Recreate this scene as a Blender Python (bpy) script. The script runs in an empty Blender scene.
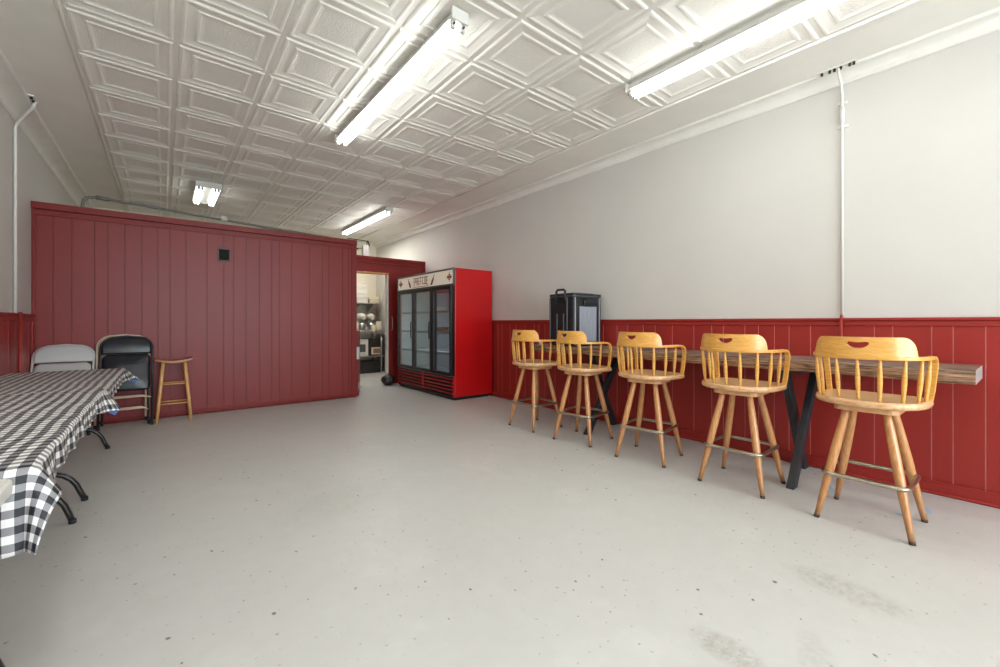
import bpy, math, random
from mathutils import Vector, Matrix, noise
random.seed(7)
scene = bpy.context.scene
col = scene.collection
PI = math.pi

# ------------------------------------------------------------------ materials
def lin(c):
    return tuple(((x/255)/12.92 if x/255 <= 0.04045 else ((x/255+0.055)/1.055)**2.4) for x in c) + (1.0,)

def mat(name, rgb, rough=0.5, metal=0.0, var=0.0, vscale=6.0, bump=0.0, bscale=60.0, stretch=(1, 1, 1), spec=0.5, coat=0.0, detail=4.0):
    m = bpy.data.materials.new(name); m.use_nodes = True
    nt = m.node_tree; b = nt.nodes['Principled BSDF']
    c = lin(rgb)
    b.inputs['Base Color'].default_value = c
    b.inputs['Roughness'].default_value = rough
    b.inputs['Metallic'].default_value = metal
    b.inputs['Specular IOR Level'].default_value = spec
    b.inputs['Coat Weight'].default_value = coat
    if var or bump:
        tc = nt.nodes.new('ShaderNodeTexCoord')
        mp = nt.nodes.new('ShaderNodeMapping'); mp.inputs['Scale'].default_value = stretch
        nt.links.new(tc.outputs['Object'], mp.inputs['Vector'])
    if var:
        n = nt.nodes.new('ShaderNodeTexNoise'); n.inputs['Scale'].default_value = vscale; n.inputs['Detail'].default_value = detail
        r = nt.nodes.new('ShaderNodeValToRGB')
        r.color_ramp.elements[0].position = 0.3; r.color_ramp.elements[1].position = 0.7
        r.color_ramp.elements[0].color = tuple(x*(1-var) for x in c[:3]) + (1,)
        r.color_ramp.elements[1].color = tuple(min(1, x*(1+var)) for x in c[:3]) + (1,)
        nt.links.new(mp.outputs[0], n.inputs['Vector']); nt.links.new(n.outputs['Fac'], r.inputs['Fac'])
        nt.links.new(r.outputs['Color'], b.inputs['Base Color'])
    if bump:
        n2 = nt.nodes.new('ShaderNodeTexNoise'); n2.inputs['Scale'].default_value = bscale; n2.inputs['Detail'].default_value = 3
        bp = nt.nodes.new('ShaderNodeBump'); bp.inputs['Strength'].default_value = bump; bp.inputs['Distance'].default_value = 0.01
        nt.links.new(mp.outputs[0], n2.inputs['Vector']); nt.links.new(n2.outputs['Fac'], bp.inputs['Height'])
        nt.links.new(bp.outputs['Normal'], b.inputs['Normal'])
    return m

def emat(name, rgb, strength):
    m = bpy.data.materials.new(name); m.use_nodes = True
    b = m.node_tree.nodes['Principled BSDF']
    b.inputs['Base Color'].default_value = lin(rgb)
    b.inputs['Emission Color'].default_value = lin(rgb)
    b.inputs['Emission Strength'].default_value = strength
    return m

def wood(name, dark, light, scale=(3, 3, 30), rough=0.4, coat=0.2, nscale=4.0):
    m = bpy.data.materials.new(name); m.use_nodes = True
    nt = m.node_tree; b = nt.nodes['Principled BSDF']
    tc = nt.nodes.new('ShaderNodeTexCoord'); mp = nt.nodes.new('ShaderNodeMapping'); mp.inputs['Scale'].default_value = scale
    n = nt.nodes.new('ShaderNodeTexNoise'); n.inputs['Scale'].default_value = nscale; n.inputs['Detail'].default_value = 6; n.inputs['Distortion'].default_value = 0.6
    r = nt.nodes.new('ShaderNodeValToRGB')
    r.color_ramp.elements[0].position = 0.32; r.color_ramp.elements[1].position = 0.68
    r.color_ramp.elements[0].color = lin(dark); r.color_ramp.elements[1].color = lin(light)
    nt.links.new(tc.outputs['Object'], mp.inputs['Vector']); nt.links.new(mp.outputs[0], n.inputs['Vector'])
    nt.links.new(n.outputs['Fac'], r.inputs['Fac']); nt.links.new(r.outputs['Color'], b.inputs['Base Color'])
    b.inputs['Roughness'].default_value = rough; b.inputs['Coat Weight'].default_value = coat; b.inputs['Coat Roughness'].default_value = 0.25
    return m

def floor_material():
    m = bpy.data.materials.new('grey_painted_concrete'); m.use_nodes = True
    nt = m.node_tree; N = nt.nodes; L = nt.links; b = N['Principled BSDF']
    tc = N.new('ShaderNodeTexCoord')
    def noise(scale, detail=5, rough=0.55, vec=None):
        n = N.new('ShaderNodeTexNoise'); n.inputs['Scale'].default_value = scale; n.inputs['Detail'].default_value = detail
        n.inputs['Roughness'].default_value = rough; L.new(vec or tc.outputs['Object'], n.inputs['Vector']); return n.outputs['Fac']
    def ramp(fac, p0, p1, c0=(0, 0, 0, 1), c1=(1, 1, 1, 1)):
        r = N.new('ShaderNodeValToRGB'); r.color_ramp.elements[0].position = p0; r.color_ramp.elements[1].position = p1
        r.color_ramp.elements[0].color = c0; r.color_ramp.elements[1].color = c1; L.new(fac, r.inputs['Fac']); return r.outputs['Color']
    def mix(fac, a, c):
        x = N.new('ShaderNodeMix'); x.data_type = 'RGBA'
        if isinstance(fac, float): x.inputs[0].default_value = fac
        else: L.new(fac, x.inputs[0])
        for s, v in ((6, a), (7, c)):
            if isinstance(v, tuple): x.inputs[s].default_value = v
            else: L.new(v, x.inputs[s])
        return x.outputs[2]
    def math_(op, a, c):
        x = N.new('ShaderNodeMath'); x.operation = op; x.use_clamp = True
        for i, v in enumerate((a, c)):
            if isinstance(v, (int, float)): x.inputs[i].default_value = v
            else: L.new(v, x.inputs[i])
        return x.outputs[0]
    base = ramp(noise(0.9, 6), 0.3, 0.7, lin(FLOOR_A), lin(FLOOR_B))
    fine = ramp(noise(9, 6, 0.7), 0.35, 0.75, lin(FLOOR_B), lin(FLOOR_A))
    c = mix(0.45, base, fine)
    # worn lighter scuffs
    sc = math_('MULTIPLY', ramp(noise(1.6, 5, 0.65), 0.55, 0.75), 0.35)
    c = mix(sc, c, lin((226, 224, 219)))
    # small dark chips and specks of many sizes
    for (scale, rad, g0, strength, colr, cl0, cl1) in ((6.0, 0.060, 0.55, 0.85, (70, 66, 60), 0.34, 0.48), (16.0, 0.11, 0.60, 0.65, (106, 98, 88), 0.40, 0.58)):
        wob = N.new('ShaderNodeTexNoise'); wob.inputs['Scale'].default_value = 40; L.new(tc.outputs['Object'], wob.inputs['Vector'])
        off = N.new('ShaderNodeVectorMath'); off.operation = 'MULTIPLY_ADD'; off.inputs[1].default_value = (0.02, 0.02, 0); L.new(wob.outputs['Color'], off.inputs[0]); L.new(tc.outputs['Object'], off.inputs[2])
        v = N.new('ShaderNodeTexVoronoi'); v.voronoi_dimensions = '2D'; v.inputs['Scale'].default_value = scale; L.new(off.outputs[0], v.inputs['Vector'])
        sc_ = N.new('ShaderNodeSeparateColor'); L.new(v.outputs['Color'], sc_.inputs[0])
        pw = N.new('ShaderNodeMath'); pw.operation = 'POWER'; pw.inputs[1].default_value = 2.0; L.new(sc_.outputs[2], pw.inputs[0])
        rr = N.new('ShaderNodeMath'); rr.operation = 'MULTIPLY_ADD'; rr.inputs[1].default_value = rad; rr.inputs[2].default_value = rad*0.12; L.new(pw.outputs[0], rr.inputs[0])
        dv = N.new('ShaderNodeMath'); dv.operation = 'DIVIDE'; L.new(v.outputs['Distance'], dv.inputs[0]); L.new(rr.outputs[0], dv.inputs[1])
        spot = ramp(dv.outputs[0], 0.55, 1.0, (1, 1, 1, 1), (0, 0, 0, 1))
        gate = ramp(sc_.outputs[0], g0, g0+0.02, (1, 1, 1, 1), (0, 0, 0, 1))
        clus = ramp(noise(1.3, 3), cl0, cl1)
        c = mix(math_('MULTIPLY', math_('MULTIPLY', math_('MULTIPLY', spot, gate), clus), strength), c, lin(colr))
    # worn grey-brown patches
    for (px, py, ang, ra, rb, st) in ((2.40, 0.52, 1.5, 0.27, 0.12, 0.5), (1.62, 0.70, 1.6, 0.15, 0.085, 0.65), (1.75, 0.45, 0.4, 0.3, 0.07, 0.25), (0.9, 2.9, 0.4, 0.5, 0.25, 0.15)):
        mp = N.new('ShaderNodeMapping'); mp.vector_type = 'TEXTURE'
        mp.inputs['Location'].default_value = (px, py, 0); mp.inputs['Rotation'].default_value = (0, 0, ang); mp.inputs['Scale'].default_value = (ra, rb, 1)
        L.new(tc.outputs['Object'], mp.inputs['Vector'])
        ln = N.new('ShaderNodeVectorMath'); ln.operation = 'LENGTH'; L.new(mp.outputs[0], ln.inputs[0])
        mk = ramp(ln.outputs['Value'], 0.55, 1.15, (1, 1, 1, 1), (0, 0, 0, 1))
        mk = math_('MULTIPLY', math_('MULTIPLY', mk, ramp(noise(26, 6, 0.75), 0.36, 0.6)), st)
        c = mix(mk, c, lin((158, 151, 142)))
    L.new(c, b.inputs['Base Color'])
    b.inputs['Roughness'].default_value = 0.42
    bp = N.new('ShaderNodeBump'); bp.inputs['Strength'].default_value = 0.12; bp.inputs['Distance'].default_value = 0.01
    L.new(noise(14, 6), bp.inputs['Height']); L.new(bp.outputs['Normal'], b.inputs['Normal'])
    return m

def gingham_material(q=0.025):
    m = bpy.data.materials.new('black_white_gingham'); m.use_nodes = True
    nt = m.node_tree; N = nt.nodes; L = nt.links; b = N['Principled BSDF']
    uv = N.new('ShaderNodeUVMap'); uv.uv_map = 'UVMap'
    sp = N.new('ShaderNodeSeparateXYZ'); L.new(uv.outputs[0], sp.inputs[0])
    outs = []
    for k in (0, 1):
        a = N.new('ShaderNodeMath'); a.operation = 'MULTIPLY'; a.inputs[1].default_value = 1/(2*q); L.new(sp.outputs[k], a.inputs[0])
        f = N.new('ShaderNodeMath'); f.operation = 'FRACT'; L.new(a.outputs[0], f.inputs[0])
        g = N.new('ShaderNodeMath'); g.operation = 'LESS_THAN'; g.inputs[1].default_value = 0.5; L.new(f.outputs[0], g.inputs[0])
        outs.append(g.outputs[0])
    s = N.new('ShaderNodeMath'); s.operation = 'ADD'; L.new(outs[0], s.inputs[0]); L.new(outs[1], s.inputs[1])
    h = N.new('ShaderNodeMath'); h.operation = 'MULTIPLY'; h.inputs[1].default_value = 0.5; L.new(s.outputs[0], h.inputs[0])
    r = N.new('ShaderNodeValToRGB'); r.color_ramp.interpolation = 'CONSTANT'
    e = r.color_ramp.elements; e[0].position = 0; e[0].color = lin((240, 239, 236)); e[1].position = 0.3; e[1].color = lin((140, 140, 143))
    x = e.new(0.8); x.color = lin((30, 30, 34))
    L.new(h.outputs[0], r.inputs['Fac']); L.new(r.outputs['Color'], b.inputs['Base Color'])
    b.inputs['Roughness'].default_value = 0.55
    return m

def glass_material(name, tint=(225, 235, 238), reflect=0.26):
    m = bpy.data.materials.new(name); m.use_nodes = True
    nt = m.node_tree; N = nt.nodes; L = nt.links
    N.remove(N['Principled BSDF']); out = N['Material Output']
    t = N.new('ShaderNodeBsdfTransparent'); t.inputs['Color'].default_value = lin(tint)
    g = N.new('ShaderNodeBsdfGlossy'); g.inputs['Roughness'].default_value = 0.04
    x = N.new('ShaderNodeMixShader'); x.inputs[0].default_value = reflect
    L.new(t.outputs[0], x.inputs[1]); L.new(g.outputs[0], x.inputs[2]); L.new(x.outputs[0], out.inputs['Surface'])
    return m

FLOOR_A = (196, 195, 190); FLOOR_B = (206, 205, 201)
M = {}
M['floor'] = floor_material()
M['ceiling'] = mat('cream_painted_tin', (238, 236, 228), 0.55, var=0.03, vscale=3, bump=0.12, bscale=90)
M['wall'] = mat('warm_white_plaster', (208, 205, 199), 0.6, var=0.025, vscale=1.5, bump=0.05, bscale=30)
M['cornice'] = mat('cream_cornice_paint', (234, 232, 225), 0.5, var=0.04, vscale=4, bump=0.5, bscale=14)
M['wainscot'] = mat('red_panel_paint', (152, 42, 36), 0.38, spec=0.42, var=0.07, vscale=2.2, bump=0.10, bscale=40, stretch=(1, 1, 0.25))
M['groove_pink'] = mat('pink_worn_groove', (206, 132, 128), 0.6)
M['partition'] = mat('oxblood_panel_paint', (128, 38, 34), 0.40, spec=0.36, var=0.06, vscale=2.0, bump=0.10, bscale=40, stretch=(1, 1, 0.25))
M['groove_dark'] = mat('dark_red_groove', (96, 27, 26), 0.55)
M['trim_red'] = mat('red_trim_paint', (124, 35, 30), 0.42, spec=0.3, var=0.06, vscale=5)
M['pale_pine'] = wood('raw_pine', (188, 120, 62), (222, 160, 96), (6, 6, 6))
M['white_paint'] = mat('white_gloss_paint', (226, 223, 216), 0.4)
M['white_metal'] = mat('white_enamel_metal', (214, 213, 207), 0.4)
M['tube'] = emat('lit_fluorescent_tube', (250, 252, 250), 11.5)
M['tube_dim'] = emat('lit_short_tube', (250, 252, 248), 4.5)
M['added_coolertube'] = emat('added_cooler_glow_tube', (232, 242, 246), 26.0)  # glow of the added tubes inside the cooler
M['socket'] = mat('white_lamp_socket', (200, 198, 192), 0.5)
M['dark'] = mat('black_hardware', (28, 27, 27), 0.5)
M['steel'] = mat('brushed_steel', (176, 176, 174), 0.32, metal=0.9)
M['chrome'] = mat('worn_chrome', (178, 170, 152), 0.28, metal=0.95, var=0.2, vscale=18)
M['conduit_grey'] = mat('grey_conduit', (120, 118, 112), 0.45, metal=0.3)
M['stool_seat'] = wood('honey_oak_seat', (204, 152, 100), (230, 188, 142), (22, 3, 10), 0.32, 0.35)
M['stool_back'] = wood('golden_oak_back', (214, 152, 62), (234, 180, 96), (8, 3, 22), 0.3, 0.4)
M['stool_leg'] = wood('golden_oak_legs', (184, 126, 74), (212, 156, 102), (20, 20, 3), 0.32, 0.35)
def worn_leg(base):
    m = base.copy(); m.name = 'worn_oak_legs'; nt = m.node_tree; b = nt.nodes['Principled BSDF']
    src = b.inputs['Base Color'].links[0].from_socket
    tc = nt.nodes.new('ShaderNodeTexCoord'); sp = nt.nodes.new('ShaderNodeSeparateXYZ'); nt.links.new(tc.outputs['Object'], sp.inputs[0])
    n = nt.nodes.new('ShaderNodeTexNoise'); n.inputs['Scale'].default_value = 7; n.inputs['Detail'].default_value = 5; nt.links.new(tc.outputs['Object'], n.inputs['Vector'])
    a = nt.nodes.new('ShaderNodeMath'); a.operation = 'MULTIPLY_ADD'; a.inputs[1].default_value = 0.35; nt.links.new(n.outputs['Fac'], a.inputs[0]); nt.links.new(sp.outputs[2], a.inputs[2])
    r = nt.nodes.new('ShaderNodeValToRGB'); r.color_ramp.elements[0].position = 0.20; r.color_ramp.elements[0].color = (0.55,)*3+(1,); r.color_ramp.elements[1].position = 0.50; r.color_ramp.elements[1].color = (0, 0, 0, 1)
    nt.links.new(a.outputs[0], r.inputs['Fac'])
    x = nt.nodes.new('ShaderNodeMix'); x.data_type = 'RGBA'; nt.links.new(r.outputs['Color'], x.inputs[0]); nt.links.new(src, x.inputs[6]); x.inputs[7].default_value = lin((122, 78, 46))
    nt.links.new(x.outputs[2], b.inputs['Base Color'])
    return m
M['stool_leg'] = worn_leg(M['stool_leg'])
M['foot_dark'] = mat('dark_foot_cap', (66, 52, 42), 0.6)
M['plank_top'] = None
M['blackmetal'] = mat('black_powder_coat', (38, 40, 44), 0.4, var=0.15, vscale=10)
M['blackplastic'] = mat('black_moulded_plastic', (30, 31, 34), 0.42, var=0.12, vscale=8, bump=0.06, bscale=120)
M['greyplastic'] = mat('grey_worn_plastic', (84, 86, 92), 0.38)
M['lightrib'] = mat('pale_grey_ribs', (150, 154, 164), 0.35)
M['fridge_red'] = mat('bright_red_enamel', (196, 16, 20), 0.28, var=0.03, vscale=2)
M['fridge_grille'] = mat('red_louver_enamel', (176, 30, 34), 0.25)
M['black_gloss'] = mat('black_door_frame', (22, 22, 24), 0.3)
M['fridge_in'] = mat('pale_fridge_liner', (190, 198, 200), 0.45)
M['glass'] = glass_material('cooler_door_glass')
M['winglass'] = glass_material('window_pane_glass', (250, 252, 252), 0.08)
M['sign'] = emat('cream_sign_added_glow', (240, 231, 212), 0.14)  # faint emission brightens the panel; the sign itself is unlit
M['sign_red'] = mat('sign_red_print', (150, 44, 46), 0.5)
M['sign_dark'] = mat('sign_dark_red_print', (128, 18, 24), 0.5)
M['gingham'] = gingham_material()
M['table_white'] = mat('white_table_plastic', (214, 212, 206), 0.45, bump=0.08, bscale=150)
M['leg_black'] = mat('black_tube_leg', (34, 33, 32), 0.3)
M['blue'] = mat('blue_woven_lining', (84, 118, 176), 0.6)
M['navyblack'] = mat('black_vinyl_pad', (26, 29, 38), 0.33, var=0.2, vscale=9, bump=0.1, bscale=25)
M['chair_black'] = mat('black_enamel_tube', (26, 26, 28), 0.35)
M['chair_tan'] = mat('beige_enamel_tube', (214, 190, 165), 0.4)
M['chair_grey'] = mat('grey_enamel_steel', (198, 198, 198), 0.34)
M['rubber'] = mat('dark_rubber', (34, 36, 44), 0.7)
M['small_stool_seat'] = wood('dark_honey_seat', (142, 84, 40), (176, 110, 54), (3, 14, 10), 0.35, 0.3)
M['small_stool_leg'] = wood('pale_honey_legs', (198, 142, 82), (224, 174, 112), (16, 16, 3), 0.35, 0.3)
M['cream'] = mat('cream_plastic', (224, 214, 190), 0.5)
M['kwhite'] = mat('white_kitchen_plastic', (228, 224, 212), 0.45)
M['kdark'] = mat('dark_oven_face', (40, 38, 36), 0.35)
M['ktile'] = mat('cream_kitchen_wall', (226, 220, 200), 0.55)
M['cardboard'] = mat('brown_card', (150, 118, 84), 0.7)
M['bag'] = mat('black_bin_liner', (24, 24, 25), 0.5, bump=0.5, bscale=18)
M['tapeblue'] = mat('pale_blue_tape', (150, 186, 214), 0.7)

def plank_material():
    m = bpy.data.materials.new('weathered_plank'); m.use_nodes = True
    nt = m.node_tree; N = nt.nodes; L = nt.links; b = N['Principled BSDF']
    tc = N.new('ShaderNodeTexCoord'); mp = N.new('ShaderNodeMapping'); mp.inputs['Scale'].default_value = (9, 0.9, 16)
    L.new(tc.outputs['Object'], mp.inputs['Vector'])
    n = N.new('ShaderNodeTexNoise'); n.inputs['Scale'].default_value = 2.4; n.inputs['Detail'].default_value = 8; n.inputs['Distortion'].default_value = 1.4
    L.new(mp.outputs[0], n.inputs['Vector'])
    r = N.new('ShaderNodeValToRGB'); e = r.color_ramp.elements
    e[0].position = 0.36; e[0].color = lin((58, 42, 34)); e[1].position = 0.66; e[1].color = lin((156, 136, 120))
    x = e.new(0.44); x.color = lin((112, 84, 62)); y = e.new(0.54); y.color = lin((132, 114, 102))
    L.new(n.outputs['Fac'], r.inputs['Fac']); L.new(r.outputs['Color'], b.inputs['Base Color'])
    b.inputs['Roughness'].default_value = 0.5
    bp = N.new('ShaderNodeBump'); bp.inputs['Strength'].default_value = 0.3; bp.inputs['Distance'].default_value = 0.01
    L.new(n.outputs['Fac'], bp.inputs['Height']); L.new(bp.outputs['Normal'], b.inputs['Normal'])
    return m
M['plank_top'] = plank_material()

# ------------------------------------------------------------------ mesh helper
class MB:
    def __init__(s): s.v = []; s.f = []; s.m = []; s.sm = []; s.uv = None
    def add(s, vs, fs, mi=0, smooth=False):
        o = len(s.v); s.v += [tuple(v) for v in vs]
        for f in fs: s.f.append(tuple(i+o for i in f)); s.m.append(mi); s.sm.append(smooth)
        return s
    def box(s, x0, x1, y0, y1, z0, z1, mi=0, M4=None):
        vs = [Vector((x, y, z)) for z in (z0, z1) for (x, y) in ((x0, y0), (x1, y0), (x1, y1), (x0, y1))]
        if M4: vs = [M4 @ v for v in vs]
        return s.add(vs, [(3, 2, 1, 0), (4, 5, 6, 7), (0, 1, 5, 4), (1, 2, 6, 5), (2, 3, 7, 6), (3, 0, 4, 7)], mi)
    def bar(s, p, q, w, h, up=(0, 0, 1), mi=0):
        p = Vector(p); q = Vector(q); d = (q-p).normalized(); u = Vector(up)
        a = d.cross(u).normalized(); c = a.cross(d).normalized()
        vs = [o + a*sx*w/2 + c*sz*h/2 for o in (p, q) for sx, sz in ((-1, -1), (1, -1), (1, 1), (-1, 1))]
        return s.add(vs, [(3, 2, 1, 0), (4, 5, 6, 7), (0, 1, 5, 4), (1, 2, 6, 5), (2, 3, 7, 6), (3, 0, 4, 7)], mi)
    def tube(s, path, r, seg=10, closed=False, mi=0, cap=True, flat=None):
        path = [Vector(p) for p in path]; n = len(path)
        rs = r if isinstance(r, (list, tuple)) else [r]*n
        vs = []; prev = None
        for i, p in enumerate(path):
            if closed: d = (path[(i+1) % n]-path[i-1])
            else: d = path[min(i+1, n-1)]-path[max(i-1, 0)]
            d.normalize()
            if prev is None:
                ref = Vector((0, 0, 1)) if abs(d.z) < 0.9 else Vector((1, 0, 0))
                a = d.cross(ref).normalized()
            else:
                a = (prev - d*prev.dot(d)).normalized()
            prev = a; c = d.cross(a)
            for k in range(seg):
                t = 2*PI*k/seg
                vs.append(p + a*math.cos(t)*rs[i] + c*math.sin(t)*rs[i]*(flat or 1))
        fs = []
        for i in range(n if closed else n-1):
            j = (i+1) % n
            for k in range(seg):
                l = (k+1) % seg
                fs.append((i*seg+k, i*seg+l, j*seg+l, j*seg+k))
        s.add(vs, fs, mi, True)
        if cap and not closed:
            o = len(s.v)-len(vs)
            s.f.append(tuple(o+k for k in reversed(range(seg)))); s.m.append(mi); s.sm.append(False)
            s.f.append(tuple(o+(n-1)*seg+k for k in range(seg))); s.m.append(mi); s.sm.append(False)
        return s
    def ribbon(s, path, wv, hv, closed=False, mi=0):
        """rectangular section swept along path; wv, hv: per-point (vector) half extents"""
        n = len(path); vs = []
        for p, w, h in zip(path, wv, hv):
            p = Vector(p); w = Vector(w); h = Vector(h)
            vs += [p-w-h, p+w-h, p+w+h, p-w+h]
        fs = []
        for i in range(n if closed else n-1):
            j = (i+1) % n
            for k in range(4):
                l = (k+1) % 4
                fs.append((i*4+k, i*4+l, j*4+l, j*4+k))
        if not closed:
            fs.append((3, 2, 1, 0)); fs.append(tuple((n-1)*4+k for k in range(4)))
        return s.add(vs, fs, mi)
    def prism(s, poly, fn, t, mi=0):
        """poly: 2D outline, fn(u,v,w)->3D, thickness range t=(w0,w1)"""
        n = len(poly)
        vs = [fn(u, v, t[0]) for u, v in poly] + [fn(u, v, t[1]) for u, v in poly]
        fs = [tuple(reversed(range(n))), tuple(range(n, 2*n))] + [(i, (i+1) % n, n+(i+1) % n, n+i) for i in range(n)]
        return s.add(vs, fs, mi)
    def grid(s, fn, nu, nv, mi=0, smooth=True):
        vs = [fn(i/nu, j/nv) for j in range(nv+1) for i in range(nu+1)]
        fs = [(j*(nu+1)+i, j*(nu+1)+i+1, (j+1)*(nu+1)+i+1, (j+1)*(nu+1)+i) for j in range(nv) for i in range(nu)]
        return s.add(vs, fs, mi, smooth)
    def lathe(s, prof, c=(0, 0), seg=16, mi=0):
        vs = []; n = len(prof)
        for r, z in prof:
            for k in range(seg):
                t = 2*PI*k/seg; vs.append((c[0]+r*math.cos(t), c[1]+r*math.sin(t), z))
        fs = [(i*seg+k, i*seg+(k+1) % seg, (i+1)*seg+(k+1) % seg, (i+1)*seg+k) for i in range(n-1) for k in range(seg)]
        s.add(vs, fs, mi, True); o = len(s.v)-len(vs)
        s.f.append(tuple(o+k for k in reversed(range(seg)))); s.m.append(mi); s.sm.append(False)
        s.f.append(tuple(o+(n-1)*seg+k for k in range(seg))); s.m.append(mi); s.sm.append(False)
        return s
    def build(s, name, mats, parent=None, bevel=0.0, bseg=2, label=None, loc=None, fixn=True):
        me = bpy.data.meshes.new(name); me.from_pydata(s.v, [], s.f)
        mats = mats if isinstance(mats, (list, tuple)) else [mats]
        for m in mats: me.materials.append(m)
        me.polygons.foreach_set('material_index', s.m); me.polygons.foreach_set('use_smooth', s.sm)
        if s.uv:
            l = me.uv_layers.new(name='UVMap')
            for lp in me.loops: l.data[lp.index].uv = s.uv[lp.vertex_index]
        if fixn:
            import bmesh
            bm = bmesh.new(); bm.from_mesh(me); bmesh.ops.recalc_face_normals(bm, faces=bm.faces); bm.to_mesh(me); bm.free()
        me.update()
        o = bpy.data.objects.new(name, me); col.objects.link(o)
        if parent is not None: o.parent = parent
        if loc: o.location = loc
        if bevel:
            b = o.modifiers.new('bevel', 'BEVEL'); b.width = bevel; b.segments = bseg; b.limit_method = 'ANGLE'; b.angle_limit = math.radians(40)
        if label: o['label'] = label
        return o

def tag(o, label, cat, group=None, kind=None):
    o['label'] = label; o['category'] = cat
    if group: o['group'] = group
    if kind: o['kind'] = kind
    return o
def thing(name, label, cat, loc=(0, 0, 0), rz=0.0, group=None):
    o = bpy.data.objects.new(name, None); col.objects.link(o)
    o.location = loc; o.rotation_euler = (0, 0, rz); o.empty_display_size = 0.2
    return tag(o, label, cat, group)
def struct(o, label=None):
    o['kind'] = 'structure'
    if label: o['label'] = label
    return o
def copy_tree(o, parent=None):
    c = o.copy(); col.objects.link(c)
    if parent is not None: c.parent = parent
    for ch in [x for x in list(o.children)]: copy_tree(ch, c)
    return c

# ------------------------------------------------------------------ room dimensions
XL, XR = -1.125, 4.246
YF, YB = -4.60, 10.40
YP = 6.808          # red partition
YQ = 7.86           # recessed partition with the doorway
XP = 2.439          # right end of the partition
ZP = 2.522
ZW = 1.236          # wainscot top, right wall
def zc(x): return 3.2285 - 0.0112*(x-1.5)

# floor
struct(MB().box(XL-0.2, XR+0.2, YF-0.2, YB+0.2, -0.12, 0.0).build('floor', M['floor']), 'pale grey painted concrete floor with specks and worn patches')

# ceiling : pressed tin tiles
P = 0.595; TX0, TY0 = -0.5198, 3.8977
prof = [(0.0, 0.007), (0.016, 0.007), (0.023, -0.004), (0.030, -0.007), (0.040, -0.007), (0.050, -0.002), (0.088, 0.004), (0.102, 0.004),
        (0.109, -0.003), (0.124, -0.003), (0.131, 0.002), (0.150, 0.006)]
b = MB()
for i in range(7):
    for j in range(-14, 11):
        x0 = TX0+i*P; y0 = TY0+j*P
        rings = []
        for ins, dz in [(i_, d_*0.8) for i_, d_ in prof]:
            o = len(b.v)
            for (x, y) in ((x0+ins, y0+ins), (x0+P-ins, y0+ins), (x0+P-ins, y0+P-ins), (x0+ins, y0+P-ins)):
                b.v.append((x, y, zc(x)+dz))
            rings.append(o)
        for a, c in zip(rings, rings[1:]):
            for k in range(4):
                l = (k+1) % 4
                b.f.append((a+k, c+k, c+l, a+l)); b.m.append(0); b.sm.append(False)
        b.f.append((rings[-1]+3, rings[-1]+2, rings[-1]+1, rings[-1])); b.m.append(1); b.sm.append(False)
x1 = TX0+7*P; ya = TY0-14*P; yb = TY0+11*P
def flat(xa, xb, y0, y1, dz=0.0):
    b.add([(xa, y0, zc(xa)+dz), (xb, y0, zc(xb)+dz), (xb, y1, zc(xb)+dz), (xa, y1, zc(xa)+dz)], [(3, 2, 1, 0)])
flat(XL-0.1, TX0, YF-0.1, YB+0.1); flat(x1, XR+0.1, YF-0.1, YB+0.1); flat(TX0, x1, YF-0.1, ya); flat(TX0, x1, yb, YB+0.1)
b.add([(XL-0.1, YF-0.1, 3.5), (XR+0.1, YF-0.1, 3.5), (XR+0.1, YB+0.1, 3.5), (XL-0.1, YB+0.1, 3.5)], [(0, 1, 2, 3)])
M['ceil_panel'] = mat('hammered_tin_panel', (236, 234, 226), 0.5, var=0.03, vscale=3, bump=0.55, bscale=75)
ceil = b.build('ceiling', [M['ceiling'], M['ceil_panel']], fixn=False)
struct(ceil, 'white pressed tin ceiling of square stepped tiles')
# edge beads of the tile field
b = MB()
for x, sgn in ((TX0, -1), (x1, 1)):
    b.tube([(x+sgn*0.012, YF, zc(x)-0.002), (x+sgn*0.012, YB, zc(x)-0.002)], 0.014, 8)
struct(b.build('trim_1', M['ceiling']), 'raised bead along both edges of the tile field')

# cornices
def cornice(name, xw, sgn, zlow, proj, ztop):
    pr = [(0.0, zlow), (0.012, zlow), (0.018, zlow+0.012), (0.014, zlow+0.026)]
    n = 8
    for k in range(1, n+1):
        t = k/n*PI/2
        pr.append((0.014+(proj-0.034)*(1-math.cos(t)), zlow+0.026+(ztop-0.022-zlow-0.026)*math.sin(t)))
    pr += [(proj-0.004, ztop-0.024), (proj+0.002, ztop-0.012), (proj-0.002, ztop), (proj-0.004, ztop+0.02), (0.0, ztop+0.02)]
    ny = 180; bb = MB(); m = len(pr)
    for j in range(ny+1):
        y = YF + (YB-YF)*j/ny
        for k, (a, z) in enumerate(pr):
            w = 0.004*math.sin(y*3.1+k*0.4)+0.003*math.sin(y*7.7+k)+random.uniform(-0.0018, 0.0018)
            bb.v.append((xw+sgn*(a+(w if 1 < k < m-3 else 0)), y, z+(w*0.6 if k < m-3 else 0)))
    for j in range(ny):
        for k in range(m-1):
            bb.f.append((j*m+k, j*m+k+1, (j+1)*m+k+1, (j+1)*m+k)); bb.m.append(0); bb.sm.append(True)
    return bb.build(name, M['cornice'])
struct(cornice('trim_2', XR, -1, 3.093, 0.105, 3.198), 'white plaster cornice along the right wall')
struct(cornice('trim_3', XL, 1, 3.150, 0.170, 3.250), 'white plaster cornice along the left wall')

# walls
TH = 0.15
struct(MB().box(XR, XR+TH, YF-TH, YB+TH, 0, 3.5).build('wall_right', M['wall']), 'warm white plaster right wall')
struct(MB().box(XL-TH, XL, YF-TH, YB+TH, 0, 3.5).build('wall_left', M['wall']), 'warm white plaster left wall')
struct(MB().box(XL-TH, XR+TH, YB, YB+TH, 0, 3.5).build('wall_back', M['ktile']), 'cream kitchen end wall')

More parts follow.
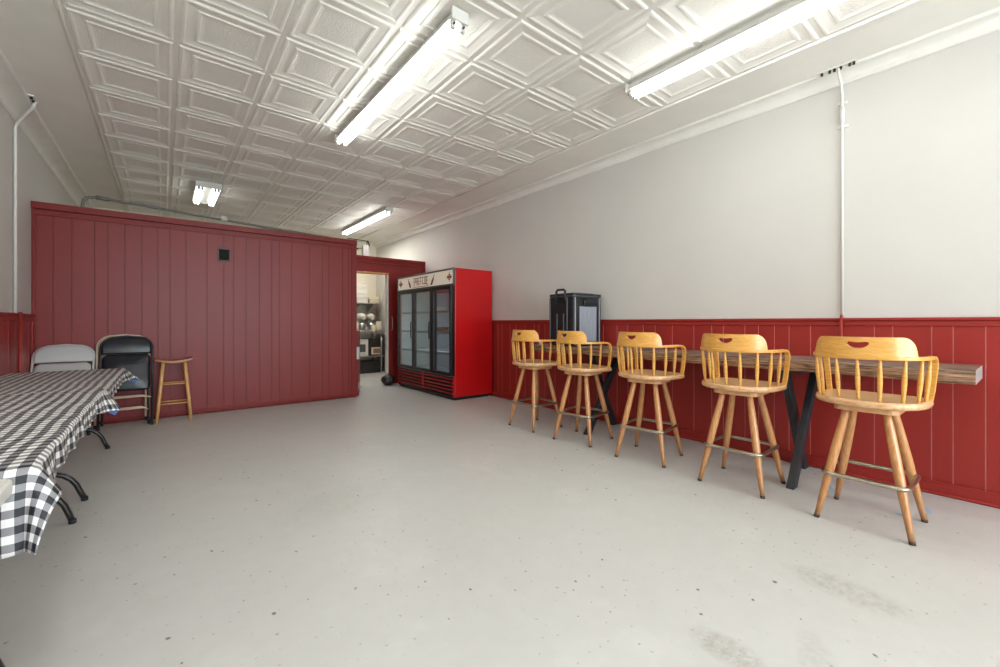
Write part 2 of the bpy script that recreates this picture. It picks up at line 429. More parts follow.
# front wall behind the camera, with the shop windows
WX = [(-0.95, 1.35), (1.55, 4.05)]; WZ = (0.45, 2.95)
b = MB()
b.box(XL, XR, YF-TH, YF, 0, WZ[0]); b.box(XL, XR, YF-TH, YF, WZ[1], 3.35)
b.box(XL, WX[0][0], YF-TH, YF, WZ[0], WZ[1]); b.box(WX[0][1], WX[1][0], YF-TH, YF, WZ[0], WZ[1]); b.box(WX[1][1], XR, YF-TH, YF, WZ[0], WZ[1])
struct(b.build('wall_front', M['wall']), 'front wall with two shop windows')
for k, (xa, xb) in enumerate(WX):
    w = MB(); t = 0.05
    w.box(xa, xb, YF-0.1, YF-0.04, WZ[0], WZ[0]+t); w.box(xa, xb, YF-0.1, YF-0.04, WZ[1]-t, WZ[1])
    w.box(xa, xa+t, YF-0.1, YF-0.04, WZ[0]+t, WZ[1]-t); w.box(xb-t, xb, YF-0.1, YF-0.04, WZ[0]+t, WZ[1]-t)
    fr = struct(w.build('window_%d' % (k+1), M['white_paint'], bevel=0.004), 'shop window frame in the front wall')
    MB().box(xa+t, xb-t, YF-0.075, YF-0.069, WZ[0]+t, WZ[1]-t).build('pane', M['winglass'], fr)

# grooved panelling: boards along a line, each groove a shallow V
def panelling(name, a0, a1, grooves, z0, z1, face, mats, thick=0.012, gw=0.0055):
    """face(a, d, z): d = distance out of the wall"""
    bb = MB(); pts = [(a0, thick)]
    for g in sorted(grooves):
        if a0+0.02 < g < a1-0.02:
            pts += [(g-gw/2, thick), (g-gw*0.28, thick-0.004), (g+gw*0.28, thick-0.004), (g+gw/2, thick)]
    pts.append((a1, thick))
    n = len(pts)
    for a, d in pts: bb.v.append(face(a, d, z0)); bb.v.append(face(a, d, z1))
    for i in range(n-1):
        mi = 1 if pts[i][1] < thick-0.001 or pts[i+1][1] < thick-0.001 else 0
        bb.f.append((2*i, 2*i+2, 2*i+3, 2*i+1)); bb.m.append(mi); bb.sm.append(False)
    o = len(bb.v)
    for a in (a0, a1): bb.v += [face(a, -0.01, z0), face(a, -0.01, z1)]
    bb.add([face(a0, thick, z1), face(a1, thick, z1), face(a1, -0.01, z1), face(a0, -0.01, z1)], [(0, 1, 2, 3)])
    bb.add([face(a0, thick, z0), face(a0, thick, z1), face(a0, -0.01, z1), face(a0, -0.01, z0)], [(0, 1, 2, 3)])
    bb.add([face(a1, thick, z0), face(a1, thick, z1), face(a1, -0.01, z1), face(a1, -0.01, z0)], [(0, 1, 2, 3)])
    return bb.build(name, mats, fixn=False)

gr = [0.192, 0.339, 0.443, 0.647, 0.749, 0.95, 1.156, 1.311, 1.423, 1.552, 1.666, 1.86, 1.97, 2.15, 2.383]
y = 2.383
while y < 7.7:
    y += random.choice((0.1, 0.12, 0.15, 0.2, 0.24)); gr.append(y)
y = 0.192
while y > YF+0.2:
    y -= random.choice((0.1, 0.12, 0.15, 0.2)); gr.append(y)
struct(panelling('trim_4', YF, YQ, gr, 0.09, ZW-0.03, lambda a, d, z: (XR-d, a, z), [M['wainscot'], M['groove_pink']]), 'red grooved wainscot panelling on the right wall')
b = MB()
b.box(XR-0.034, XR, YF, YQ, ZW-0.022, ZW); b.box(XR-0.022, XR, YF, YQ, ZW-0.062, ZW-0.022)
struct(b.build('trim_5', M['wainscot'], bevel=0.005), 'red cap rail on the right wainscot')
b = MB(); b.box(XR-0.026, XR, YF, YQ, 0, 0.085); b.tube([(XR-0.024, YF, 0.089), (XR-0.024, YQ, 0.089)], 0.008, 8); b.tube([(XR-0.03, YF, 0.012), (XR-0.03, YQ, 0.012)], 0.012, 8)
struct(b.build('baseboard_right', M['wainscot'], bevel=0.004), 'red baseboard under the right wainscot')

ZL = 1.29
gl = []; y = YF+0.3
while y < YP: gl.append(y); y += random.choice((0.25, 0.4, 0.4, 0.3))
struct(panelling('trim_6', YF, YP, gl, 0.09, ZL-0.03, lambda a, d, z: (XL+d, a, z), [M['wainscot'], M['groove_pink']]), 'red wainscot panelling on the left wall')
b = MB(); b.box(XL, XL+0.034, YF, YP, ZL-0.022, ZL); b.box(XL, XL+0.022, YF, YP, ZL-0.075, ZL-0.022)
b.box(XL, XL+0.02, YP-0.07, YP-0.012, 0.09, ZL-0.07); b.box(XL, XL+0.024, 6.17, 6.25, 0.09, ZL-0.07)
struct(b.build('trim_7', M['wainscot'], bevel=0.004), 'red cap rail and battens on the left wainscot')
struct(MB().box(XL, XL+0.024, YF, YP, 0, 0.09).build('baseboard_left', M['wainscot'], bevel=0.004), 'red baseboard on the left wall')

# red partition
gp = [-0.96, -0.813, -0.625, -0.511, -0.36, -0.204, -0.051, 0.068, 0.231, 0.454, 0.639, 0.754, 0.9, 1.065, 1.219, 1.321, 1.481, 1.725, 1.913, 2.008, 2.223, 2.317]
b = MB()
b.box(XL, XP, YP+0.001, YP+0.11, 0, ZP-0.01); b.box(XP-0.11, XP, YP+0.11, YQ, 0, ZP-0.01)
struct(b.build('wall_partition', M['partition']), 'red timber partition across the room')
struct(panelling('trim_8', XL, XP-0.075, gp, 0.06, ZP-0.10, lambda a, d, z: (a, YP-d, z), [M['partition'], M['groove_dark']], thick=0.010, gw=0.006), 'red grooved boards facing the partition')
b = MB()
b.box(XL, XP+0.005, YP-0.045, YP+0.12, ZP-0.072, ZP)
b.box(XL, XP-0.075, YP-0.024, YP, ZP-0.140, ZP-0.086)
b.box(XP-0.075, XP+0.004, YP-0.024, YP+0.12, 0.0, ZP-0.062)
b.box(XL, XL+0.035, YP-0.022, YP, 0.0, ZP-0.062)
struct(b.build('trim_9', M['trim_red'], bevel=0.003), 'red top rail and end posts of the partition')
b = MB(); b.box(XL, XP-0.075, YP-0.02, YP, 0.012, 0.065); b.tube([(XL, YP-0.024, 0.02), (XP-0.08, YP-0.024, 0.02)], 0.01, 8)
struct(b.build('baseboard_partition', M['trim_red'], bevel=0.003), 'red baseboard along the partition')

# recessed partition with the doorway
DX0, DX1, DZ = XP, 3.452, 2.165
b = MB(); ZQ = 2.46
b.box(DX0, DX1, YQ, YQ+0.1, DZ, ZQ); b.box(DX1, XR, YQ, YQ+0.1, 0, ZQ)
struct(b.build('wall_recess', M['partition']), 'red recessed partition beside the doorway')
b = MB()
b.box(XP, XR-0.01, YQ-0.03, YQ, ZQ-0.06, ZQ); b.box(XP, XR-0.01, YQ-0.018, YQ, ZQ-0.13, ZQ-0.075)
b.box(DX1, DX1+0.10, YQ-0.022, YQ, 0.0, DZ); b.box(XR-0.05, XR, YQ-0.04, YQ, DZ, ZQ)
struct(b.build('trim_10', M['trim_red'], bevel=0.003), 'red header boards and door casing of the recess')
b = MB(); b.box(DX0, DX1+0.06, YQ-0.02, YQ+0.11, DZ-0.03, DZ)
struct(b.build('trim_11', M['pale_pine'], bevel=0.002), 'raw pine strip along the top of the doorway')
struct(MB().box(DX1-0.022, DX1-0.002, YQ-0.012, YQ+0.1, 0.0, DZ-0.032).build('trim_12', M['white_paint']), 'white edge strip of the door jamb')
# kitchen ceiling stays the tin ceiling; the inside faces of the recess wall
t = thing('pull_handle', 'long chrome pull handle on the red door casing beside the cooler', 'handle', (DX1+0.062, YQ-0.022, 1.05))
b = MB(); b.tube([(0, 0, 0), (0, -0.035, 0.012), (0, -0.035, 0.24), (0, 0, 0.252)], 0.008, 8)
b.build('grip', M['steel'], t)

# half-height door leaf folded back at the partition end
t = thing('half_door', 'red half height door leaf folded back at the end of the partition', 'door', (XP+0.014, YP+0.045, 0.0), math.radians(-22))
b = MB(); b.box(0.0, 0.042, 0.03, 0.74, 0.004, 1.06); b.build('leaf', M['trim_red'], t, bevel=0.004)
b = MB(); b.box(-0.002, 0.046, 0.02, 0.032, 0.60, 0.80); b.tube([(0.048, 0.02, 0.60), (0.048, 0.02, 0.80)], 0.008, 8)
b.build('hinge', M['white_metal'], t, label='white painted hinge')
b = MB(); b.tube([(0.045, 0.05, 0.16), (0.075, 0.03, 0.16), (0.075, 0.0, 0.14)], 0.008, 8); b.box(0.04, 0.05, 0.03, 0.07, 0.10, 0.22); b.build('latch', M['steel'], t)

# ------------------------------------------------------------------ ceiling lights
def strip_light(label, x, y0, y1, n=2, width=0.12, gap=0.072, bright=False):
    L_ = y1-y0; z = zc(x)-0.012
    t = thing('fluorescent_light', label, 'ceiling light', (x, (y0+y1)/2, z), 0, 'fluorescent ceiling lights')
    h = L_/2
    b = MB(); w = width/2
    pr = [(-w*0.55, 0), (w*0.55, 0), (w*0.6, -0.03), (w, -0.058), (w, -0.064), (-w, -0.064), (-w, -0.058), (-w*0.6, -0.03)]
    b.prism(pr, lambda u, v, q: (u, q, v), (-h, h)); b.build('housing', M['white_metal'], t, bevel=0.002)
    for s in (-1, 1):
        b = MB(); b.box(-w-0.003, w+0.003, s*h-0.008, s*h+0.008, -0.078, 0.0); b.build('end_plate', M['white_metal'], t, bevel=0.002)
    if n == 2: xs = (-gap/2, gap/2)
    else: xs = (-0.118, -0.080, 0.080, 0.118)
    for q in xs:
        b = MB(); b.tube([(q, -h+0.05, -0.092), (q, h-0.05, -0.092)], 0.0175, 12); b.build('tube', M['tube'] if n == 2 or bright else M['tube_dim'], t)
    for q in xs:
        for s in (-1, 1):
            b = MB(); b.box(q-0.014, q+0.014, s*(h-0.035)-0.012, s*(h-0.035)+0.012, -0.116, -0.06)
            b.tube([(q, s*(h-0.024), -0.092), (q, s*(h-0.006), -0.092)], 0.006, 8, mi=1)
            b.build('lamp_socket', [M['socket'], M['dark']], t)
    return t
strip_light('long twin tube light nearest the middle of the tiled ceiling', 1.50, 2.30, 4.65)
strip_light('long twin tube light near the right wall, cut by the top edge of the photo', 3.09, -0.28, 2.12)
strip_light('short wide four tube light above the left half of the red partition', 0.52, 7.42, 8.46, n=4, width=0.31)
strip_light('long wide four tube light above the near left tables, just over the camera', -0.17, -0.35, 2.05, n=4, width=0.31, bright=True)
strip_light('far twin tube light above the doorway beside the red partition end', 3.06, 6.92, 9.26)

# ------------------------------------------------------------------ conduits and small wall things
t = thing('conduit', 'thin white conduit running down the right wall to the red wainscot', 'pipe', (XR, 0.944, 0.85))
b = MB(); b.tube([(-0.13, 0, 2.33), (-0.115, 0, 2.30), (-0.05, 0, 2.235), (-0.02, 0, 2.17), (-0.016, 0, 2.10), (-0.016, 0, 0.40)], 0.010, 10)
b.build('pipe', M['white_paint'], t)
b = MB(); b.tube([(-0.043, 0, 0.41), (-0.043, 0, 0.0)], 0.010, 10); b.build('lower_pipe', M['wainscot'], t, label='lower end painted red')
b = MB(); b.tube([(-0.017, 0, 2.06), (-0.017, 0, 1.94)], 0.016, 10); b.build('coupling', M['white_paint'], t)
b = MB(); b.box(-0.012, 0, -0.035, 0.035, 1.90, 1.92); b.build('strap', M['white_paint'], t)
b = MB(); b.box(-0.012, 0, -0.03, 0.03, 2.09, 2.108); b.build('strap', M['white_paint'], t)
t = thing('bolt_bracket', 'row of dark bolts on a bracket at the right cornice, above the conduit', 'bracket', (XR-0.12, 0.95, zc(4.1)-0.018))
b = MB(); b.box(-0.012, 0.012, -0.12, 0.12, 0.010, 0.018); b.build('plate', M['ceiling'], t)
for q in (-0.10, -0.075, -0.02, 0.02, 0.05, 0.10):
    b = MB(); b.tube([(0, q, 0.01), (0, q, -0.012)], 0.009, 8); b.build('bolt', M['dark'], t)

t = thing('conduit', 'white conduit running down the left wall from the cornice to the wainscot', 'pipe', (XL, 6.06, 0.0))
b = MB(); b.tube([(0.20, -0.32, 3.245), (0.185, -0.30, 3.20), (0.10, -0.14, 3.15), (0.03, -0.01, 3.11), (0.018, 0, 3.06), (0.018, 0, ZL)], 0.013, 10)
b.build('pipe', M['white_paint'], t)
b = MB(); b.tube([(0.050, 0, ZL+0.01), (0.046, 0, 0.10)], 0.013, 10); b.build('lower_pipe', M['wainscot'], t, label='lower end painted red')
t = thing('bolt_bracket', 'dark bolts on a small bracket at the left cornice', 'bracket', (XL+0.19, 5.72, zc(-1)-0.014))
b = MB(); b.box(-0.02, 0.02, -0.1, 0.1, 0.0, 0.014); b.build('plate', M['white_paint'], t)
for q in (-0.07, 0.0, 0.06):
    b = MB(); b.tube([(0, q, 0.008), (0, q, -0.016)], 0.010, 8); b.build('bolt', M['dark'], t)

t = CND = thing('conduit', 'grey conduit bending up behind the left end of the red partition top', 'pipe', (-0.77, 7.2, 0.0))
b = MB(); b.tube([(0, 0, 2.30), (0, 0, 2.62), (0.01, 0, 2.69), (0.05, 0, 2.73), (0.12, 0, 2.745), (0.6, 0, 2.72), (2.2, 0, 2.62), (2.9, 0, 2.60)], 0.017, 10); b.build('pipe', M['conduit_grey'], t)
b = MB(); b.tube([(0.12, 0, 2.745), (0.24, 0, 2.739)], 0.026, 10); b.build('coupling', M['conduit_grey'], t)
for q in (0, 2.9):
    b = MB(); b.tube([(q, 0, 0.0), (q, 0, 2.32 if q == 0 else 2.60)], 0.016, 8); b.build('riser', M['conduit_grey'], t)

b = MB(); b.lathe([(0.02, 2.645), (0.04, 2.65), (0.042, 2.70), (0.03, 2.715)], (1.45, -0.02)); b.build('junction_box', M['white_metal'], CND, label='small white round junction box')

t = thing('wall_vent', 'small square black vent in a grey frame high on the red partition', 'vent', (0.643, YP-0.011, 2.112))
b = MB()
for (xa, xb, za, zb) in ((-0.072, 0.072, 0.072, 0.088), (-0.072, 0.072, -0.088, -0.072), (-0.072, -0.058, -0.072, 0.072), (0.058, 0.072, -0.072, 0.072)): b.box(xa, xb, -0.014, 0.0, za, zb)
b.build('frame', mat('grey_vent_frame', (92, 80, 78), 0.5), t, bevel=0.002)
b = MB(); b.box(-0.058, 0.058, -0.004, 0.004, -0.072, 0.072)
for k in range(6): b.bar((-0.058, -0.005, -0.06+k*0.024), (0.058, -0.005, -0.06+k*0.024), 0.010, 0.003, up=(0, 0.7, 0.7))
b.build('grille', mat('black_vent_grille', (12, 12, 12), 0.8), t)

t = thing('utility_box', 'white box with dark brackets high above the doorway header', 'box', (3.12, 8.2, 2.46))
b = MB(); b.box(-0.055, 0.055, -0.05, 0.05, 0.0, 0.26); b.build('case', M['white_paint'], t, bevel=0.006)
b = MB(); b.bar((-0.35, 0, 0.36), (0.05, 0, 0.35), 0.02, 0.015); b.bar((0.05, 0, 0.36), (0.09, 0, 0.26), 0.02, 0.02, up=(0, 1, 0)); b.bar((-0.3, 0, 0.2), (-0.14, 0, 0.17), 0.02, 0.02); b.bar((-0.055, 0, 0.2), (-0.2, 0, 0.18), 0.012, 0.012); b.bar((0.045, 0.02, 0.2), (0.045, 0.02, 0.36), 0.012, 0.012, up=(0, 1, 0)); b.build('bracket', M['dark'], t)
b = MB(); b.box(-0.04, 0.04, -0.31, 0.04, -0.012, 0.0); b.build('base_plate', M['white_paint'], t)

# ------------------------------------------------------------------ bar stools
def rail_pts(n=40, hw=0.26, back=0.245, front=0.05, e=2.3):
    pts = []
    for k in range(5): pts.append((front*(1-k/5), hw))
    for k in range(n+1):
        a = PI*k/n; s_, c_ = math.sin(a), math.cos(a)
        pts.append((-back*abs(s_)**(2/e), hw*math.copysign(abs(c_)**(2/e), c_)))
    for k in range(1, 6): pts.append((front*k/5, -hw))
    return pts
def normals2(pts):
    out = []
    for i in range(len(pts)):
        a = Vector(pts[max(i-1, 0)]); c = Vector(pts[min(i+1, len(pts)-1)]); d = (c-a).normalized(); out.append(Vector((-d.y, d.x)))
    return out
def make_stool():
    root = thing('bar_stool', 'x', 'stool', (0, 0, 0), 0, 'bar stools along the plank counter')
    SZ = 0.752
    # seat
    outl = []
    n = 36; hw, bk, fr = 0.262, 0.25, 0.215
    for k in range(n):
        a = 2*PI*k/n; c_, s_ = math.cos(a), math.sin(a)
        if c_ < 0: x = -bk*abs(c_)**(2/2.3)
        else: x = fr*abs(c_)**(2/4.5)
        e = 2.3 if c_ < 0 else 4.5
        outl.append((x, hw*math.copysign(abs(s_)**(2/e), s_)))
    b = MB(); rings = [(0.93, SZ-0.040), (0.985, SZ-0.034), (1.0, SZ-0.020), (0.99, SZ-0.005), (0.965, SZ), (0.86, SZ-0.001), (0.7, SZ-0.007), (0.35, SZ-0.010)]
    for s_, z in rings:
        for x, y in outl: b.v.append((x*s_, y*s_, z))
    for i in range(len(rings)-1):
        for k in range(n):
            l = (k+1) % n; b.f.append((i*n+k, i*n+l, (i+1)*n+l, (i+1)*n+k)); b.m.append(0); b.sm.append(True)
    b.f.append(tuple(reversed(range(n)))); b.m.append(0); b.sm.append(False)
    b.f.append(tuple((len(rings)-1)*n+k for k in range(n))); b.m.append(0); b.sm.append(True)
    b.build('seat', M['stool_seat'], root)
    # swivel plate
    b = MB(); rr = 0.045; pl = []
    for cx, cy, a0 in ((1, 1, 0), (-1, 1, 90), (-1, -1, 180), (1, -1, 270)):
        for k in range(5):
            a = math.radians(a0+k*22.5); pl.append((cx*(0.15-rr)+rr*math.cos(a), cy*(0.15-rr)+rr*math.sin(a)))
    b.prism(pl, lambda u, v, w: (u, v, w), (0.672, 0.702)); b.build('swivel_plate', M['stool_seat'], root, bevel=0.004)
    b = MB(); b.lathe([(0.09, 0.700), (0.09, 0.714)]); b.build('swivel_bearing', M['dark'], root)
    # legs
    for sx in (-1, 1):
        for sy in (-1, 1):
            p = Vector((sx*0.095, sy*0.092, 0.676)); q = Vector((sx*0.210, sy*0.212, 0.012))
            path = [p.lerp(q, t) for t in (0, 0.06, 0.2, 0.38, 0.5, 0.64, 0.8, 0.92, 1.0)]
            b = MB(); b.tube(path, [0.0185, 0.0205, 0.0232, 0.0248, 0.0243, 0.0225, 0.0188, 0.0158, 0.0142], 12)
            lg = b.build('leg', M['stool_leg'], root)
            d = (q-p).normalized()
            MB().tube([q-d*0.006, q+d*0.012], 0.0150, 12).build('foot_cap', M['foot_dark'], lg, label='dark foot cap')
    # foot ring
    h, r, pts = 0.194, 0.050, []
    for cx, cy, a0 in ((1, 1, 0), (-1, 1, 90), (-1, -1, 180), (1, -1, 270)):
        for k in range(7):
            a = math.radians(a0+k*15); pts.append((cx*(h-r)+r*math.cos(a), cy*(h-r)+r*math.sin(a), 0.280))
    MB().tube(pts, 0.0130, 10, closed=True).build('foot_ring', M['chrome'], root, label='worn chrome foot ring')
    # arm rail
    pts = rail_pts(); nn = normals2(pts)
    b = MB(); b.ribbon([(x, y, 1.000) for x, y in pts], [Vector((q.x, q.y, 0))*0.0145 for q in nn], [Vector((0, 0, 0.0105))]*len(pts))
    b.build('arm_rail', M['stool_back'], root, bevel=0.004)
    # bent front posts of the arms
    for sy in (1, -1):
        path = [(0.048, 1.0), (0.085, 0.999), (0.112, 0.990), (0.130, 0.972), (0.137, 0.945), (0.136, 0.87), (0.132, 0.80), (0.126, 0.742)]
        hs = []
        for i in range(len(path)):
            a = Vector(path[max(i-1, 0)]); c = Vector(path[min(i+1, len(path)-1)]); d = (c-a).normalized(); hs.append(Vector((-d.y, 0, d.x))*0.0085)
        b = MB(); yy = [0.26, 0.26, 0.26, 0.26, 0.259, 0.252, 0.246, 0.238]
        b.ribbon([(x, sy*yv, z) for (x, z), yv in zip(path, yy)], [Vector((0, 0.0155, 0))]*len(path), hs)
        b.build('arm_post', M['stool_back'], root, bevel=0.003)
    # spindles
    sp = [(-0.245, 0.0), (-0.237, 0.100), (-0.237, -0.100), (-0.190, 0.196), (-0.190, -0.196), (-0.095, 0.246), (-0.095, -0.246), (0.015, 0.26), (0.015, -0.26)]
    for x, y in sp:
        p = Vector((x*0.90, y*0.925, SZ-0.012)); q = Vector((x, y, 0.994))
        path = [p.lerp(q, t) for t in (0, 0.15, 0.35, 0.5, 0.62, 0.8, 1)]
        MB().tube(path, [0.0066, 0.0085, 0.0115, 0.0125, 0.0118, 0.009, 0.0066], 10).build('spindle', M['stool_back'], root)
    # crest rail with the hand hole
    cp = [(x, y) for x, y in rail_pts(60) if x < -0.125]
    cn = normals2(cp); m = len(cp)
    s_ = [0.0]
    for i in range(1, m): s_.append(s_[-1]+(Vector(cp[i])-Vector(cp[i-1])).length)
    # resample finely
    Ltot = s_[-1]; N_ = 108; P2 = []
    for k in range(N_+1):
        s0 = Ltot*k/N_; i = max(j for j in range(m-1) if s_[j] <= s0+1e-9) if s0 > 0 else 0
        f = (s0-s_[i])/max(1e-9, s_[i+1]-s_[i]); p = Vector(cp[i]).lerp(Vector(cp[i+1]), f); q = cn[i].lerp(cn[i+1], f).normalized(); P2.append((s0-Ltot/2, p, q))
    zb, ht, hl = 1.0105, 0.106, Ltot/2
    fr_, bk_ = [], []
    hole = []
    for s0, p, q in P2:
        e = (hl-abs(s0))/0.07
        top = ht if e >= 1 else ht*(0.22+0.78*math.sqrt(max(0, 1-(1-e)**2)))
        mid = 0.066
        if abs(s0) < 0.052:
            q_ = s0/0.052; k = math.sqrt(max(0, 1-q_**4)); cc = mid-0.006+0.012*q_*q_; h0, h1 = cc-0.0175*k, cc+0.0155*k; hole.append(True)
        else:
            h0 = h1 = min(mid, top*0.6); hole.append(False)
        for lst, off in ((fr_, -0.010), (bk_, 0.012)):
            lean = lambda z: q*(off + z*0.12)
            row = []
            for z in (0, h0, h1, top):
                pp = p + lean(z)
                row.append((pp.x, pp.y, zb+z))
            lst.append(row)
    b = MB()
    def quad(a, c, d, e): b.add([a, c, d, e], [(0, 1, 2, 3)], 0, True)
    for k in range(N_):
        hk = hole[k] or hole[k+1]
        for lst in (fr_, bk_):
            A, B = lst[k], lst[k+1]
            quad(A[0], B[0], B[1], A[1]); quad(A[2], B[2], B[3], A[3])
        for r_ in (0, 3): quad(fr_[k][r_], fr_[k+1][r_], bk_[k+1][r_], bk_[k][r_])
        if hk:
            for r_ in (1, 2): quad(fr_[k][r_], fr_[k+1][r_], bk_[k+1][r_], bk_[k][r_])
    for k in (0, N_):
        quad(fr_[k][0], fr_[k][3], bk_[k][3], bk_[k][0])
    o = b.build('crest_rail', M['stool_back'], root, fixn=False)
    import bmesh
    bm = bmesh.new(); bm.from_mesh(o.data); bmesh.ops.remove_doubles(bm, verts=bm.verts, dist=0.0004); bmesh.ops.recalc_face_normals(bm, faces=bm.faces)
    for e in bm.edges:
        if len(e.link_faces) == 2 and e.calc_face_angle(0) > 0.7: e.smooth = False
    bm.to_mesh(o.data); bm.free()
    o['label'] = 'crest rail with a hand hole'
    return root
stool = make_stool()
UPPER = ('seat', 'arm_rail', 'arm_post', 'spindle', 'crest_rail')
STOOLS = [(3.372, 0.618, 0.0, -0.05, 'nearest wooden bar stool, at the right end of the plank counter'),
          (3.402, 1.365, 0.03, -0.05, 'second wooden bar stool from the right, in front of the near black trestle'),
          (3.412, 2.143, 0.17, -0.10, 'middle wooden bar stool of the five along the counter'),
          (3.389, 2.887, 0.15, -0.20, 'fourth wooden bar stool from the right, in front of the black drink dispenser'),
          (3.375, 3.590, -0.04, -0.08, 'farthest wooden bar stool, nearest the red cooler')]
for i, (x, y, ra, rb, lab) in enumerate(STOOLS):
    o = stool if i == 0 else copy_tree(stool)
    o.location = (x, y, 0); o['label'] = lab
    for ch in o.children:
        ch.rotation_euler.z = rb if ch.name.split('.')[0] in UPPER else ra

# ------------------------------------------------------------------ plank counter
t = thing('bar_table', 'long thick weathered plank counter on black X trestles along the right wall', 'counter', (3.925, 2.05, 0))
b = MB(); ny = 90; y0, y1 = -1.845, 1.95; zt, zb = 0.922, 0.836
rows = []
for j in range(ny+1):
    y = y0+(y1-y0)*j/ny
    e = 0.006*math.sin(y*5)+0.004*math.sin(y*13+1)+random.uniform(-0.002, 0.002)
    f = 0.007*math.sin(y*6+2)+random.uniform(-0.003, 0.003)
    rows.append([(-0.255+e, y, zb+0.004+f*0.3), (-0.258+e+f*0.5, y, (zt+zb)/2), (-0.252+e*0.6, y, zt-0.006), (-0.245+e*0.6, y, zt), (0.262, y, zt), (0.267, y, zt-0.006), (0.267, y, zb)])
m = 7
for r_ in rows: b.v += r_
for j in range(ny):
    for k in range(m):
        l = (k+1) % m; b.f.append((j*m+k, j*m+l, (j+1)*m+l, (j+1)*m+k)); b.m.append(2 if k < 2 else 0); b.sm.append(False)
b.f.append(tuple(range(m))); b.m.append(1); b.sm.append(False); b.f.append(tuple(ny*m+k for k in reversed(range(m)))); b.m.append(1); b.sm.append(False)
b.build('tabletop', [M['plank_top'], mat('pale_sawn_end', (158, 150, 145), 0.6, var=0.15, vscale=12), wood('brown_live_edge', (46, 30, 22), (178, 138, 106), (5, 1.8, 26), 0.55, 0.0, 4.0)], t)
for yy in (-0.915, 0.975):
    b = MB()
    b.bar((-0.355, yy-0.045, 0.0), (0.195, yy-0.045, 0.84), 0.05, 0.10, up=(1, 0, 0))
    b.bar((0.225, yy+0.045, 0.0), (-0.195, yy+0.045, 0.84), 0.05, 0.10, up=(1, 0, 0))
    # cut square at floor and plank
    for i, v in enumerate(b.v):
        pass
    lg = b.build('trestle_leg', M['blackmetal'], t, bevel=0.004)
    me = lg.data
    for v in me.vertices:
        if v.co.z < 0.2: v.co.z = 0.0 if v.co.z < 0.0 or True else v.co.z
        else: v.co.z = 0.826
    b = MB(); b.box(-0.24, 0.24, yy-0.09, yy+0.09, 0.824, 0.836); b.build('mounting_plate', M['blackmetal'], lg)

# salt shaker at the far end of the plank
t = thing('salt_shaker', 'tiny white shaker on the far end of the plank counter', 'shaker', (3.72, 3.86, 0.922))
b = MB(); b.lathe([(0.018, 0.0), (0.02, 0.01), (0.017, 0.04), (0.018, 0.045)]); b.build('body', M['white_metal'], t)
b = MB(); b.lathe([(0.018, 0.045), (0.018, 0.055), (0.010, 0.062)]); b.build('cap', M['steel'], t)

# ------------------------------------------------------------------ insulated drink dispenser
t = thing('drink_dispenser', 'tall black insulated drink dispenser with a ribbed side, standing on the plank counter', 'dispenser', (3.937, 3.475, 0.922), math.radians(0))
def rbox2(b, x0, x1, y0, y1, z0, z1, r=0.03, mi=0, n=5):
    pl = []
    for cx, cy, a0 in ((x1-r, y1-r, 0), (x0+r, y1-r, 90), (x0+r, y0+r, 180), (x1-r, y0+r, 270)):
        for k in range(n+1):
            a = math.radians(a0+k*90/n); pl.append((cx+r*math.cos(a), cy+r*math.sin(a)))
    b.prism(pl, lambda u, v, w: (u, v, w), (z0, z1), mi)
b = MB(); rbox2(b, -0.25, 0.25, -0.20, 0.20, 0.02, 0.585); rbox2(b, -0.23, 0.23, -0.18, 0.18, 0.0, 0.03); b.build('body', M['blackplastic'], t, bevel=0.008, bseg=3)
b = MB(); rbox2(b, -0.255, 0.255, -0.205, 0.205, 0.590, 0.618, 0.035); rbox2(b, -0.19, 0.19, -0.15, 0.15, 0.615, 0.628, 0.04); rbox2(b, -0.05, 0.19, -0.06, 0.15, 0.625, 0.638, 0.03); b.build('lid', M['blackplastic'], t, bevel=0.006)
b = MB(); rbox2(b, -0.2565, 0.2565, -0.2065, 0.2065, 0.582, 0.592, 0.035); b.build('lid_gasket', M['greyplastic'], t)
b = MB(); b.tube([(-0.254, 0.065, 0.51), (-0.268, 0.065, 0.57), (-0.262, 0.065, 0.645), (-0.262, 0.045, 0.664), (-0.262, -0.055, 0.664), (-0.262, -0.075, 0.645), (-0.268, -0.075, 0.57), (-0.254, -0.075, 0.51)], 0.014, 8); b.build('handle', M['blackplastic'], t)
for (ya, yb2, za, zb2) in ((-0.105, -0.09, 0.02, 0.57), (0.17, 0.185, 0.02, 0.57), (-0.05, -0.035, 0.04, 0.38), (0.055, 0.07, 0.04, 0.38)):
    b = MB(); b.box(-0.262, -0.248, ya, yb2, za, zb2); b.build('front_rib', M['greyplastic'], t, bevel=0.003)
b = MB(); b.tube([(-0.249, 0.01, 0.12), (-0.30, 0.01, 0.115), (-0.315, 0.01, 0.10), (-0.318, 0.01, 0.06)], [0.02, 0.018, 0.014, 0.012], 10); b.build('tap', M['dark'], t)
for (xa, xb2) in ((-0.235, -0.222), (0.195, 0.21)):
    b = MB(); b.box(xa, xb2, -0.207, -0.195, 0.02, 0.57); b.build('corner_edge', M['lightrib'], t, bevel=0.003)
b = MB(); b.box(-0.155, 0.150, -0.204, -0.195, 0.05, 0.465); sp_ = b.build('side_panel', M['lightrib'], t, bevel=0.003, label='pale grey ribbed side panel')
for k in range(6):
    b = MB(); b.box(-0.145+k*0.048, -0.115+k*0.048, -0.210, -0.200, 0.06, 0.455); b.build('side_rib', M['lightrib'], sp_, bevel=0.004)
b = MB(); b.box(-0.10, 0.15, -0.228, -0.195, 0.485, 0.545); b.box(-0.07, 0.12, -0.238, -0.22, 0.50, 0.565); b.build('latch', M['blackplastic'], t, bevel=0.005)

